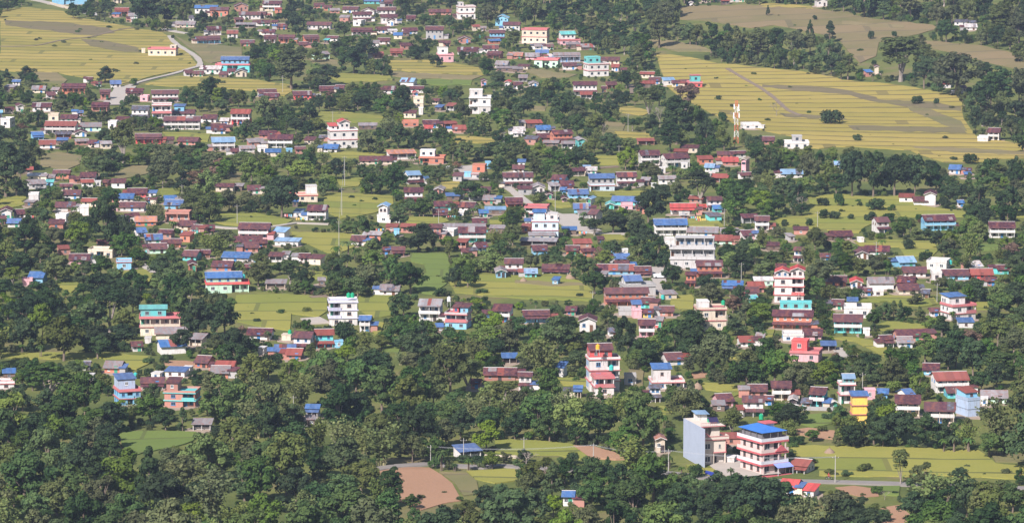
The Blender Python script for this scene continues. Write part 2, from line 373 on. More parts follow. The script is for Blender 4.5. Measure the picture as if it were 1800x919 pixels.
# ------------------------------------------------------------------ fields (outlines as seen, laid on the terrain)
FIELDS = """
gold 0,22 40,14 110,20 120,28 210,45 240,52 285,58 300,68 330,92 347,115 330,123 290,130 245,142 215,148 160,140 100,128 60,128 0,125
fallow2 8,37 100,40 190,50 203,60 150,63 60,53 10,46
fallow2 142,70 180,72 240,84 250,94 220,93 160,83
dry2 60,128 100,129 118,142 110,150 75,146
gold 255,149 310,135 380,136 460,143 515,160 500,170 440,160 350,152 300,153
dry 308,64 332,76 425,84 425,105 372,112 358,108 348,95 326,80
gold 680,108 750,106 840,118 850,132 760,130 690,124
dry 690,126 760,131 850,134 830,141 715,138 690,135
green 575,135 600,130 685,133 690,142 600,146
grass 715,139 830,142 828,150 740,150
gold 450,141 510,150 512,163 460,160
dry 536,98 600,110 600,118 550,112
green 555,197 610,198 675,205 670,216 620,216 560,212
dry 905,120 960,125 1015,132 1000,137 950,137 935,130
dry 930,186 960,188 958,196 932,194
gold 1090,188 1105,187 1145,197 1130,205 1088,198
dry 1062,215 1100,218 1095,230 1063,228
far 1153,95 1200,100 1260,112 1320,118 1400,125 1470,137 1480,142 1560,148 1610,155 1680,168 1692,180 1694,210 1715,240 1800,256 1800,278 1760,280 1700,288 1660,286 1640,280 1600,265 1500,258 1440,262 1400,258 1390,240 1340,230 1300,222 1250,200 1200,175 1170,150 1160,120
fallow2 1340,150 1410,152 1475,158 1540,172 1545,178 1470,166 1340,155
fallow2 1498,170 1560,178 1640,180 1690,190 1690,197 1610,192 1545,182
dry2 1590,182 1640,195 1690,215 1700,232 1660,222 1600,196
fallow2 1370,200 1480,208 1490,212 1380,207
fallow2 1490,222 1690,226 1700,236 1500,230
dry2 1600,258 1700,262 1800,268 1800,274 1690,270 1610,262
meadow 1195,12 1340,10 1430,15 1540,35 1640,45 1650,52 1600,64 1545,75 1540,100 1512,112 1490,90 1476,72 1440,60 1400,52 1360,45 1320,50 1260,40 1195,35
gold 1335,6 1425,12 1430,17 1340,13
dry2 1480,38 1590,46 1588,52 1480,44
meadow 1622,72 1720,80 1800,100 1800,125 1740,112 1640,86
dry 1140,70 1180,72 1240,85 1255,92 1190,92 1150,80
green 570,342 600,340 690,345 692,360 660,375 625,382 600,385 570,372
green 388,377 450,375 515,388 500,396 450,400 395,396 372,390
green 512,408 600,410 640,415 632,430 600,445 575,445 515,420
green 591,314 640,314 630,328 600,332
green 712,383 780,382 790,390 760,398 715,392
green 860,388 885,388 880,400 862,400
grass 720,445 785,445 792,470 785,500 760,518 735,515 725,505 750,480 745,465 722,460
green 840,480 905,485 985,483 1025,497 1045,515 1040,530 990,528 905,524 870,522 800,515 790,498
dry2 905,494 1020,498 1030,503 960,504 905,499
green 1180,521 1215,519 1220,525 1218,545 1200,547 1178,535
green 415,520 470,515 540,520 575,525 575,548 560,558 512,552 510,582 460,575 415,565 412,545
green 630,520 690,520 680,535 690,555 655,560 630,545
green 655,565 675,568 668,590 655,590
green 545,478 585,480 580,492 550,490
grass 670,607 705,608 700,622 672,620
green 0,622 100,620 200,622 265,627 262,640 240,650 215,645 180,630 60,632 0,630
soil 288,634 340,636 395,638 390,648 330,645 290,642
green 208,477 260,474 270,482 262,498 245,498 225,485
green 100,497 138,495 138,505 125,515 105,505
dry 72,275 100,268 144,275 140,290 120,298 70,293
dry 195,308 235,292 267,293 265,305 215,315
green 0,360 10,350 45,342 48,360 20,366 0,365
dry 400,303 425,305 425,320 405,318
green 278,332 318,330 315,342 285,347
green 285,233 370,236 365,250 300,245
green 577,270 620,268 680,272 670,276 585,278
gold 795,240 870,244 870,252 800,252
gold 775,318 808,320 808,335 780,335
green 1045,275 1085,275 1088,290 1055,290
green 1040,336 1150,338 1172,345 1175,358 1140,360 1120,348 1050,345
green 1208,383 1262,388 1272,398 1212,398
green 1055,410 1090,412 1100,422 1065,425
gold 1080,232 1150,236 1150,245 1090,243
green 960,352 1000,355 1005,365 975,365
green 1420,345 1480,342 1530,348 1580,345 1620,362 1660,368 1700,372 1695,382 1640,382 1570,380 1540,392 1520,400 1510,410 1450,405 1370,396 1360,385 1420,380 1425,365
green 1500,425 1560,422 1640,425 1650,440 1640,450 1590,450 1580,435 1510,432
grass 1718,430 1755,430 1755,440 1725,442
green 1785,370 1800,370 1800,385 1787,382
green 1510,525 1560,520 1640,522 1650,535 1620,540 1560,530 1515,532
green 1540,572 1560,566 1635,572 1635,585 1580,585 1545,580
green 1465,595 1500,592 1535,600 1560,610 1555,628 1540,620 1500,600
green 1715,532 1740,532 1738,545 1718,545
green 1340,580 1362,580 1358,592 1342,592
green 1270,618 1305,620 1305,632 1280,630
green 978,664 1040,667 1042,680 990,678
dry 1105,650 1132,652 1130,682 1115,680
green 1153,714 1190,715 1180,728 1160,728
green 1230,672 1310,678 1310,690 1290,698 1280,690 1240,685
green 870,775 900,773 1000,780 1010,784 1040,808 1020,808 980,800 900,800 870,795
soil2 1008,785 1045,787 1080,797 1098,808 1040,808 1025,797
soil 664,828 700,820 755,822 775,834 795,850 812,880 780,885 740,897 700,880
soil 1215,656 1245,655 1250,662 1220,666
green 820,828 905,825 910,845 870,850 835,842
dry 772,830 820,832 838,846 842,868 815,872 800,850
dry 670,807 755,804 755,811 672,816
grass 208,760 250,757 345,760 340,775 310,785 240,800 215,785
green 1385,782 1450,785 1560,786 1720,792 1735,802 1750,815 1800,820 1800,843 1740,840 1640,835 1580,838 1440,836 1440,825 1400,800
grass 1412,730 1460,726 1465,745 1430,752 1405,745
soil 1378,757 1420,752 1467,757 1468,772 1440,772 1410,765 1380,762
soil 1468,857 1500,854 1540,860 1545,872 1520,874 1490,867
grass 1548,855 1582,855 1580,872 1552,870
soil 1545,895 1580,888 1600,905 1600,925 1550,925
green 1205,818 1262,815 1268,830 1230,842
dry 1740,796 1800,800 1800,815 1750,812
"""
FNAME = dict(gold='paddy_field', far='paddy_field', green='paddy_field', grass='grass_field', dry='dry_field', fallow='fallow_field', soil='bare_soil_field', meadow='meadow')
for ln in FIELDS.strip().split('\n'):
    t = ln.split(); kind = t[0]; over = kind.endswith('2'); kind = kind.rstrip('2')
    poly = [tuple(float(a) for a in w.split(',')) for w in t[1:]]
    fill_keep(poly)
    rp = rough_poly(poly)
    # terrain to the frame edge goes on past it
    rp = [(x - 60 if x <= 0 else x + 60 if x >= 1800 else x, y) for x, y in rp]
    G = px2g([p[0] for p in rp], [p[1] for p in rp])
    sheet(FNAME[kind], [(p[0], p[1]) for p in G], FM[kind], (.38 if over else .30) if kind != 'soil' else (.5 if over else .18), .8)

ROADS = """
road 2.8 p 299,64 303,72 315,82 330,91 345,101 352,112 348,119
road 2.6 p 352,117 330,123 300,132 265,140 240,147 224,153
road 9 p 222,153 212,163 204,174 196,186
road 4 p 290,52 305,56 330,60
road 5 p 48,-2 90,7 120,15
path 1.6 p 0,83 60,82 110,72 160,66 205,55 235,50
path 2 p 1278,122 1319,146 1335,155 1360,173 1385,195 1408,205
road 3.2 p 880,322 902,338 925,355 960,372 985,379
road 11 p 984,378 1000,388 1015,398 1028,408
road 3 p 1028,408 1060,412 1105,412
road 2.6 p 360,398 400,402 450,403 490,398 520,393 578,395
road 2 p 244,462 256,470 270,481
asphalt 3.4 p 640,830 670,824 700,820 757,816
asphalt 3.3 p 757,816 800,820 850,822 880,819 910,822 980,826 1080,829 1180,833 1250,842 1330,846 1420,847 1500,849 1590,852 1680,856 1820,860
road 12 p 1276,806 1300,822 1330,838
road 5 p 1160,470 1158,490 1155,505 1150,515
road 4 p 1472,612 1482,622 1492,632
road 12 p 808,293 822,300 830,318
path 2.5 p 1042,298 1060,296 1086,294
path 3 p 1110,150 1112,158 1113,166
road 6 p 545,560 560,568 575,566
path 3 p 545,524 575,522
"""
def ribbon(name, px, width, mat, lift, wpx, keep=True):
    G = px2g([p[0] for p in px], [p[1] for p in px])[:, :2]
    pts = [G[0]]
    for i in range(len(G) - 1):
        n = max(1, int(np.linalg.norm(G[i+1] - G[i]) / 6))
        p0 = G[max(0, i-1)]; p1 = G[i]; p2 = G[i+1]; p3 = G[min(len(G)-1, i+2)]
        for k in range(1, n + 1):
            t = k / n
            pts.append(.5 * ((2*p1) + (p2-p0)*t + (2*p0-5*p1+4*p2-p3)*t*t + (3*p1-p0-3*p2+p3)*t**3))
    pts = np.array(pts); tan = np.gradient(pts, axis=0); tan /= np.linalg.norm(tan, axis=1)[:, None] + 1e-9
    nr = np.stack([-tan[:, 1], tan[:, 0]], 1)
    ws = width / 2 * (1 + .12 * np.sin(np.arange(len(pts)) * 1.3))
    Lf = pts + nr * ws[:, None]; Rt = pts - nr * ws[:, None]
    v = []; f = []
    for i in range(len(pts)):
        for P in (Rt[i], pts[i], Lf[i]): v.append((P[0], P[1], float(ground(P[0], P[1])) + lift))
        for P in (Rt[i], Lf[i]): v.append((P[0], P[1], float(ground(P[0], P[1])) - .3))
    for i in range(len(pts) - 1):
        a = 5 * i; b_ = a + 5
        f += [(a, a+1, b_+1, b_), (a+1, a+2, b_+2, b_+1), (a+3, a, b_, b_+3), (a+2, a+4, b_+4, b_+2)]
    me = bpy.data.meshes.new(name); me.from_pydata(v, [], f); me.materials.append(mat)
    o = link(name, me); o['kind'] = 'structure'
    hw = wpx
    for i in range(len(px) - 1 if keep else 0):
        (ax, ay), (bx, by) = px[i], px[i+1]
        L = math.hypot(bx-ax, by-ay) or 1; nxx, nyy = -(by-ay)/L*hw, (bx-ax)/L*hw*.6
        fill_keep([(ax+nxx, ay+nyy), (bx+nxx, by+nyy), (bx-nxx, by-nyy), (ax-nxx, ay-nyy)])
for ln in ROADS.strip().split('\n'):
    t = ln.split(); px = [tuple(float(a) for a in w.split(',')) for w in t[3:]]
    wpx = max(2.5, float(t[1]) * .9)
    ribbon({'road': 'dirt_road', 'path': 'path', 'asphalt': 'road'}[t[0]], px, float(t[1]), {'road': ROADM, 'path': PATHM, 'asphalt': ASPH}[t[0]], .5 if t[0] == 'path' else .4, wpx, t[0] != 'asphalt')
for q in ([(655, 822), (700, 816), (757, 812), (757, 818), (700, 824), (655, 830)], [(868, 814), (905, 818), (905, 824), (868, 822)], [(1415, 841), (1590, 847), (1590, 855), (1415, 850)]): fill_keep(q)

# ------------------------------------------------------------------ houses
# columns: left right top bottom (of the thing as seen), type, storeys, wall, roof, options, then | landmark name | own label
HOUSES = """
@0 0
350 598 -42 35 f 1 B Z cc rB nw
765 840 -25 25 g 1 C M
785 885 52 110 g 1 S X
765 830 92 120 m 1 S U
880 950 90 130 g 1 W Z
885 930 125 152 g 1 W W
1015 1220 315 390 f 1 C C bF r-6 | the cream farmhouse | cream flat-roofed farmhouse with coral band alone in the golden field
+ 1165 1216 297 318 f 1 C C on
970 998 335 370 f 1 C C nw
1330 1518 248 305 g 1 B M | the sky-blue longhouse | sky-blue one-storey longhouse under maroon roof beside the dry field and winding road
1410 1525 180 245 g 1 W M r10
1555 1638 208 265 g 1 W X
1335 1500 35 95 g 1 W U
1440 1575 48 115 g 1 O M
1600 1710 20 80 e 1 S M
1640 1795 80 135 g 1 W M
1200 1350 150 190 g 1 C Z
1615 1760 158 192 m 1 K Z o
1650 1750 280 320 g 1 S M
1480 1720 430 500 f 1 T C bX cc | the turquoise roadside building | turquoise building with red band and blue-roofed upper floor where the winding road ends
+ 1515 1715 388 440 g 1 B U on
1370 1530 450 512 g 1 W W
1560 1620 470 518 g 1 W M
1615 1700 475 530 e 1 C K
1250 1330 497 527 g 1 W M
1330 1400 505 532 g 1 C M
420 590 560 650 g 1 O M p
20 120 585 625 m 1 K Z
215 315 600 640 g 1 C Z
300 385 640 680 g 1 W M
590 640 535 570 g 1 W M
650 700 560 600 g 1 W M
745 835 550 605 g 1 W U
680 760 612 690 g 1 S M p
860 985 605 665 g 1 C M p
960 1030 655 700 f 1 P Z
1030 1230 620 705 g 2 W M
90 168 712 785 e 1 W M
218 355 705 770 g 1 W M
622 752 700 770 g 1 S M
895 1030 725 830 g 2 W K
1040 1180 712 830 f 2 W C ca bF
1175 1345 750 812 g 1 W M
+ 1195 1270 700 752 f 1 B U on
1120 1380 798 895 g 2 W M k
1390 1500 785 845 g 1 W M
1510 1580 808 860 g 1 W W
1580 1730 748 865 g 2 W X k lR
1440 1560 858 905 g 1 W M
330 405 780 840 f 1 C C
410 540 785 850 g 1 W M
300 530 845 925 g 2 W X k
540 700 840 905 g 1 L Z
525 575 760 800 g 1 W U
0 95 810 880 f 1 W C
-30 20 755 820 g 1 B B
740 810 830 890 f 1 W C
@450 0
40 180 5 78 g 2 C M k
0 75 80 130 g 1 C M
75 118 85 125 f 1 C C
0 100 140 180 g 1 W M
140 220 165 205 g 1 S M
345 525 150 205 g 1 W M
37 135 205 245 g 1 W M
50 145 240 298 g 1 W M p
150 272 238 300 g 1 O M p
310 440 240 295 g 1 O M p
290 360 290 330 g 1 S M
460 510 275 300 m 1 K T
395 470 22 60 g 1 S M
465 525 35 75 g 1 O M
590 715 45 92 g 1 W M
655 800 80 152 g 2 W M
720 820 55 105 e 1 W M
735 880 -12 30 g 1 T U
880 945 0 50 g 1 K M
830 965 50 100 g 1 W M
850 975 95 165 g 1 W M
895 955 128 180 e 1 W M
665 750 140 182 f 1 W C
570 650 105 155 m 1 S Z
1030 1100 105 150 g 1 W M
1185 1345 68 105 g 1 S M
1345 1400 100 130 m 1 K M
1375 1510 40 135 f 2 W C bF r12 | the white tower house | white two-storey building with coral bands and roof terrace at the forest edge
+ 1385 1430 22 50 f 1 W C on
1640 1745 103 180 e 2 B B | the sky-blue gabled house | sky-blue two-storey gabled house with pale blue roof at the forest edge
653 800 190 248 g 1 W M
815 925 183 230 g 1 W M
900 975 218 235 m 1 W W
995 1115 190 238 g 1 W M
1000 1060 232 252 m 1 K M
1163 1292 180 272 g 2 G M np | the grey block house | tall bare grey block house with maroon roof among white village houses
1600 1715 205 285 g 2 B M
1540 1585 185 215 g 1 G Z
835 925 260 305 g 1 W M
1385 1480 250 300 e 1 S M
1280 1340 278 320 g 1 S M
1240 1360 340 430 f 1 P C bF
+ 1212 1292 328 378 f 1 W C on
1380 1535 323 382 g 1 W M
1555 1670 310 368 g 1 W M
1580 1705 350 407 g 1 S M p
1730 1800 360 402 g 1 S O
920 1012 333 387 g 1 S X p
790 880 355 402 g 1 S X
375 510 355 415 m 1 L Z o
1640 1750 435 468 g 1 W Z
1650 1800 462 495 m 1 K Z
988 1110 535 592 g 1 W N r-15 nw | the pale-blue-roofed white shed | plain white house with pale blue tin roof alone on the green field
1540 1590 545 600 e 1 P M
1705 1762 540 620 e 1 W R
0 145 612 667 g 1 W M
245 385 625 687 g 1 R M
50 160 660 692 g 1 S M
432 545 590 642 g 1 C M p
540 612 582 637 g 1 P M
870 965 590 647 g 1 W M
410 450 650 680 f 1 W C
1465 1618 660 787 f 2 W C bW cl | the unfinished white building | unfinished white concrete building with flat slabs and rooftop stair room among dark trees
+ 1425 1520 612 690 f 1 W C on
1080 1158 665 742 f 2 C C
1070 1120 632 665 e 1 P R
1225 1300 720 765 m 1 K U
1120 1150 740 790 f 1 W C nw
485 700 885 1020 f 2 W C bF r12 | the white red-roofed villa | white three-storey villa with small red hipped roof and coral bands on the field edge
+ 550 650 815 890 e 1 W R on
+ 478 555 858 895 m 1 W R on
700 835 845 892 m 1 K Z
1000 1120 830 872 f 1 O C
1140 1262 823 882 g 1 W M
1150 1220 870 908 g 1 W R
1345 1460 868 915 g 1 S X
@900 0
-65 65 150 215 g 1 W M
65 260 190 302 f 2 C C bF r-12 | the long cream schoolhouse | long cream two-storey schoolhouse with coral roof edge near the village top
312 472 268 312 f 1 P C bF r12 | the teal-roofed cream house | cream and pink house with a teal-roofed upper floor beneath the forest edge
+ 320 440 218 275 g 1 W T on
60 115 255 292 g 1 S M
145 230 312 342 g 1 W Z
230 290 320 345 g 1 W M
365 470 290 335 m 1 K Z
470 570 310 347 g 1 K Z
160 255 340 402 g 1 R U
275 475 348 432 g 1 D Z k | the long rusty-tin house | long house with grey and rusty tin roof over a blue wall
88 190 372 412 g 1 P Z
0 85 373 407 g 1 S O
150 335 402 467 f 1 L C bX cc
240 300 380 412 g 1 W W
340 450 428 482 g 1 W M
490 668 432 530 f 2 W C bF r20 | the mint two-block house | white two-storey house with coral bands and mint upper room above dark trees
+ 500 612 392 440 f 1 T C on
605 745 390 445 g 1 C M
680 750 440 492 g 1 W X
0 80 470 500 m 1 K Z
110 185 562 602 e 1 W Z
0 80 560 617 g 1 W M
415 590 558 662 g 2 W M
612 655 592 650 g 1 W M
940 1025 535 580 g 1 W M
1028 1125 533 592 m 1 W N
1095 1160 550 602 g 1 C M
1205 1310 560 607 f 1 R C bF
+ 1225 1300 520 570 f 1 T C on bF
1150 1230 545 597 g 1 S M
1575 1715 862 888 f 1 W C
155 270 870 917 g 1 W U
0 95 890 925 g 1 W W
1222 1242 12 40 e 1 W W nw
1300 1345 -8 20 g 1 C M
1380 1430 -10 15 g 1 P M
1490 1545 -5 14 g 1 W M
1555 1615 -5 16 g 1 C Z
@1340 0
360 452 -15 48 e 1 W M | the white gabled hill house | white gable-fronted house with maroon roof at the far top of the hill field
1390 1480 182 210 g 1 W W | the lone white hill hut | small white hut alone among trees on the far hillside
768 806 440 512 e 1 C M nw | the little shrine | tiny cream hill shrine with maroon cap above the terraced field
1308 1326 628 652 f 1 W C nw
-8 12 870 890 f 1 W C nw
@0 228
195 305 12 75 g 1 B U
258 385 68 130 g 1 W X
382 468 68 102 m 1 K U
500 600 20 50 e 1 W M
600 680 75 122 g 1 C M
920 1110 25 102 g 1 R M p
1100 1200 48 100 m 1 K M
1215 1380 62 108 g 1 S M
1440 1620 58 147 g 2 W N k r8 | the pale-blue-roofed villa | white two-storey house with pale blue hipped roof standing in open garden
1575 1645 135 177 g 1 W M
1445 1555 -2 30 g 1 W M
180 315 308 350 m 1 C W
315 385 320 357 g 1 C Z
308 370 355 392 m 1 B T
545 665 298 354 g 1 W M
505 560 338 370 g 1 S M
650 695 352 396 f 1 W C
700 762 345 392 g 1 S M
195 268 432 522 f 2 W C nw
160 260 488 530 m 1 K Z
425 560 425 477 g 1 W M
-10 85 535 628 e 1 W M
75 175 545 612 g 1 W M
-15 42 588 652 g 1 S M
45 145 632 672 g 1 W U
375 520 510 562 g 1 W M
380 470 575 657 f 1 W C
540 612 520 592 f 1 W C nw
868 1012 405 467 g 1 R M
812 925 452 502 g 1 W U
1010 1080 430 467 m 1 W U
1000 1050 465 512 g 1 C M
818 1003 515 562 g 1 W M
890 960 565 627 g 1 W M r20
1115 1215 472 512 g 1 O U
1125 1265 510 547 g 1 B U
1133 1310 560 642 f 1 S C ca | the unfinished brick building | unfinished red-brick building with pale slab roof and open veranda near the bend
915 1080 632 662 g 1 O O
905 1012 675 737 g 1 W U r18
975 1120 740 787 g 1 W U
1155 1250 755 812 g 1 O M
1220 1370 655 692 g 1 C M
1375 1480 650 712 g 1 O M p
1310 1410 685 717 g 1 C M
1600 1680 390 420 m 1 K Z
1690 1795 395 442 g 1 W M
600 795 815 882 f 1 C C cc
470 620 870 925 g 1 P M
1005 1150 800 852 g 1 L M
1245 1385 835 902 g 1 T M r-14 | the turquoise cottage | turquoise cottage with maroon roof beside the blue and white striped house
1380 1450 850 882 g 1 S M
1520 1740 838 912 g 1 W U r-12
1660 1780 800 842 g 1 S M
1600 1800 760 800 g 1 S M
@450 228
-130 105 655 755 g 2 P M k r-6 | the long pink house | long pink two-storey house with maroon roof beside the pale dirt road
18 145 8 62 g 1 S M
75 255 58 127 g 2 W M k
200 252 130 172 f 1 B C
0 75 110 162 f 1 W C
435 475 50 82 g 1 W K
452 582 105 157 g 1 W U
705 940 183 240 g 1 C M | the long dark barn | long low barn with dark maroon roof beside the big rust-pink shed
890 1105 138 210 m 1 W O o r14 | the rust-pink open shed | large open shed with rust-pink sloping roof
1120 1305 180 237 f 1 O C bO cl | the orange-banded house | orange-banded building with white upper room
+ 1122 1235 140 188 f 1 W C on
1010 1165 325 377 g 1 W M p
+ 1012 1130 275 330 g 1 W N on
1480 1590 290 342 f 1 G C bF | the orange upper room house | grey ground floor with bright orange upper room and coral slab by the yard
+ 1450 1577 238 300 f 1 O C on
1572 1618 218 268 f 1 B B nw
1428 1482 290 332 f 1 B C nw
265 425 435 498 f 1 C C bM | the cream house with white roof room | cream house with maroon band and white roof room between tree and meadow
+ 335 422 383 442 f 1 W C on nw
248 292 470 532 m 1 K U
250 340 542 602 m 1 W N r-12
345 500 533 627 g 2 W M k
830 1005 578 642 f 1 W C cr r-8 | the white arched-tower house | white house with a small blue arched-roof tower beside the green meadow
+ 835 922 500 585 e 1 W N on
885 985 658 702 m 1 S X
945 985 682 732 f 1 B B nw
1012 1152 403 502 g 2 W M lR
1215 1305 395 447 e 1 S Z
1300 1405 448 487 m 1 K U
1400 1432 440 476 f 1 W C nw
1220 1350 500 555 g 1 T M
1210 1320 552 602 g 1 W M p
1390 1530 508 562 g 1 W M
1385 1430 565 612 f 1 W C
1570 1720 543 582 m 1 K N
1525 1600 562 602 g 1 W U
1480 1590 615 672 g 1 S M
1555 1660 450 512 g 1 S Z
1705 1840 463 532 g 1 O M p
1180 1290 670 752 g 2 S M
1255 1580 658 702 m 1 G Z
1280 1390 690 732 f 1 W C
1388 1585 698 782 g 2 T M k
1480 1600 788 842 g 1 W M
1400 1480 818 872 g 1 S M
1600 1720 678 712 m 1 K Z
100 235 670 752 m 1 W N r-20
120 315 766 802 m 1 W N
0 80 750 812 g 1 S M
645 770 733 797 g 1 W M r-10
925 1028 798 872 g 1 S M p
858 930 820 862 g 1 K M
170 240 860 892 m 1 W Z
290 380 863 912 g 1 W M
@900 228
-70 150 303 397 g 2 W M
130 230 373 442 e 1 W Z
0 90 265 297 g 1 W M
265 400 323 372 g 1 B M
320 430 370 412 g 1 S M
240 282 433 477 e 1 P M
255 430 10 97 g 2 O M
160 280 25 82 g 1 O M
430 508 55 132 e 1 T Z
0 85 10 50 g 1 W W
855 985 63 107 m 1 S X o
865 1025 138 252 g 2 W M k r8
1020 1230 163 262 g 2 W M k
1105 1220 150 180 m 1 K X
1010 1060 258 302 f 1 W C
1160 1210 230 272 f 1 W C
480 545 265 292 m 1 K N
505 590 290 307 g 1 W W
522 708 368 425 f 1 N C bF r6 cl | the blue-roofed corner house | pale two-storey corner house with bright blue roof and coral slab over green field
+ 520 712 303 375 g 1 G U on
710 865 290 395 g 2 W M
955 998 370 402 f 1 W C nw
1320 1410 230 292 g 1 W N r-12
1350 1400 285 337 f 1 W C
1440 1560 198 247 g 1 S R | the bright red-roofed house | small house with bright red roof beside a thatched peak
1575 1640 193 322 e 2 P H
375 530 410 472 g 1 B U
330 380 413 442 g 1 B U
340 382 463 502 e 1 P M
510 572 463 517 e 1 W N r-18
680 905 468 522 g 1 T U | the turquoise house with blue roof | turquoise house under long bright blue roof behind a dark tree clump
640 715 503 547 e 1 T T
745 835 520 552 f 1 P C
420 540 518 572 g 1 B U
520 632 543 627 g 1 W M r-25
445 550 558 612 m 1 G Z
1085 1270 503 587 g 1 W R p | the red-tin white house | white house with wide bright red tin roof and porch
1150 1225 570 617 g 1 S C
1335 1450 478 560 g 2 W M
1370 1450 530 572 g 1 T U
1325 1450 568 632 m 1 T K r18
1280 1340 523 562 g 1 S R
970 1210 608 732 g 2 W U k | the long blue-roofed school | long white two-storey school block with bright blue roof and veranda
1200 1432 673 737 g 1 W Z
1430 1560 678 742 g 1 W Z
1555 1665 706 757 g 1 W M
1375 1525 738 792 g 1 L X
1665 1777 628 697 g 2 W M k
1085 1405 800 957 f 2 Q C bQ ca2 | the big grey concrete building | big grey concrete building of three floors with open galleries and flat roof
+ 1120 1398 740 812 f 1 Q C on ca
1045 1122 740 812 f 1 W C nw
85 260 530 612 f 2 W C bF ca
135 325 612 750 f 2 N C bF | the pale-blue banded building | pale blue three-storey building with coral bands beside the broad pale road
+ 145 230 568 632 f 1 N U on nw
+ 232 318 585 632 f 1 W C on
85 130 615 662 m 1 W U
110 300 733 762 m 1 W Z
50 320 760 802 m 1 K Z o
125 250 803 862 g 1 B M
365 470 808 862 g 1 O M
580 640 738 787 m 1 K M
700 810 865 917 g 1 W U
745 800 820 857 f 1 W C
340 450 690 722 m 1 K U
@1340 228
1545 1657 -3 80 g 2 W M k | the white house at the wood's end | white two-storey house with maroon roof at the far end of terraced fields
1478 1575 45 87 f 1 W C nw
150 325 78 132 f 1 W C | the flat white slab house | low flat white house with grey roof room at the field's edge
+ 205 278 40 85 f 1 G C on
0 92 75 102 g 1 S M
125 282 268 332 g 1 W N
490 562 233 267 g 1 W N
1280 1392 238 307 g 1 W U r-15 | the bright-blue-roofed white house | white house with bright blue roof below terraced fields, right of the dark wood
1390 1442 263 307 g 1 P M
1385 1442 310 337 m 1 K U
935 1055 438 502 m 1 W X r-8 | the rust-striped shed | shed with rust and white striped roof beside a white gabled house
1110 1215 423 522 e 2 W M r-8 nw | the white gabled farmhouse | tall white gable-fronted farmhouse with maroon roof above green paddies
1035 1145 468 522 g 1 W M nw
1340 1387 488 532 g 1 W U
755 890 616 712 g 2 W M
1095 1340 610 697 g 2 B M k r8 | the wide sky-blue veranda house | wide house with maroon roof and sky-blue veranda by the green paddies
1560 1747 638 747 g 2 W M k | the maroon veranda house | long two-storey white veranda house with maroon roof at the right edge
155 230 720 767 m 1 G Z
210 325 698 722 m 1 S M
455 627 700 762 g 1 K M
655 700 740 780 f 1 W C nw
700 892 798 867 g 1 W M r-8
635 737 828 892 e 1 W M
205 310 823 912 g 2 W M
395 477 848 907 g 1 W M
20 130 790 832 m 1 K M
@0 456
190 320 78 165 g 1 B U r-8 nw | the bright sky-blue house | small bright sky-blue house with blue roof and pink terrace at the left
145 225 130 182 f 1 P C nw
790 905 0 72 f 1 B C bX
1275 1357 15 87 e 1 O M
1450 1615 45 82 g 1 S M
1400 1712 148 232 f 1 L C bM cr | the mint long building | long mint-green building with blue-roofed upper storey and maroon slab
+ 1395 1662 88 158 g 1 L U on
1690 1722 45 87 g 1 O M
948 1240 380 522 f 2 C C bX r5 ca2 | the turquoise-topped cream building | cream building with red bands and bright turquoise roof room among dark trees
+ 955 1142 320 385 f 1 T T on
1050 1290 458 545 g 1 C Z o nw
1290 1425 505 600 m 1 C Z o
1060 1285 545 652 g 1 W U r16 nw | the blue-roofed white hall | white windowless hall with bright blue roof below the turquoise-topped building
885 985 560 632 g 1 W M r10
1000 1032 535 577 f 1 W C nw
568 617 698 762 g 1 W K
593 650 788 832 f 1 W C
708 856 712 782 g 1 O Z | the grey-roofed orange cottage | orange cottage with plain grey tin roof beside the left meadow
765 968 885 1005 f 2 B C bX r18 cc | the slate and sky-blue house | sky-blue house with red bands and slanting grey-blue roof
+ 765 930 780 878 m 1 D U on
955 1130 818 892 g 1 W M p
1035 1127 780 822 f 1 W C
1125 1302 775 812 m 1 W U
1125 1368 890 1020 f 2 S C bT cr | the brick house with turquoise slabs | brick-red two-storey house with turquoise slab edges and maroon lean-to on top
+ 1127 1240 812 892 m 1 S M on
1330 1477 680 747 g 1 O M | the small orange house on bare soil | small orange house with maroon roof on a strip of bare soil
1470 1632 735 782 g 1 S X
1440 1592 752 817 g 1 O Z
1250 1327 735 782 f 1 W C nw
350 402 790 837 e 1 W C
-20 100 830 892 f 1 W C bX
0 112 770 822 m 1 K U
185 232 405 442 g 1 S C
1690 1885 488 555 g 1 W M
@450 456
172 252 512 560 f 1 C C nw
240 407 515 632 g 2 W M
390 542 493 612 g 2 T X lR | the turquoise house with rusty roof | turquoise over red two-storey house with rusty tin roof
530 602 555 607 f 1 B C
120 275 600 667 g 1 W U
200 332 650 692 g 1 S X
25 62 600 652 f 1 W C nw
488 700 272 455 f 3 W C bV cl2 r5 | the lavender-banded building | white three-storey building with lavender bands and two green tanks on top
702 797 403 500 g 2 W U k
845 1000 178 247 g 1 W Z
60 212 143 202 m 1 C Z o
420 482 155 182 m 1 K Z
1110 1290 265 432 g 2 W Z k | the grey-roofed balcony house | two-storey house with pale grey tin roof and open balcony left of the blue corner building
1297 1482 355 480 f 2 G C bX ca2 lB | the bright blue and red building | grey and bright blue building with red slabs and sky-blue roof room
+ 1405 1480 312 362 f 1 B M on
+ 1350 1410 310 362 m 1 R M on
1240 1287 465 502 m 1 K U
1620 1777 300 437 g 2 W M k lR
1550 1637 375 412 m 1 K M
1635 1727 62 132 e 1 B Z | the tiny blue gabled hut | tiny blue-doored gabled hut with white trim beside the open green paddy
1683 1802 653 717 m 1 K U o | the blue tin shelter | blue tin shelter on thin posts among trees
1560 1800 790 832 g 1 S M
1470 1562 850 890 g 1 O M
@900 456
-55 82 10 112 g 2 W M
80 177 73 127 g 1 T N
200 407 43 102 g 1 W M p
280 330 130 177 m 1 B U | the little blue box shed | little bright blue box shed standing in the green paddy
695 812 22 77 g 1 T M
560 850 65 107 g 1 B X
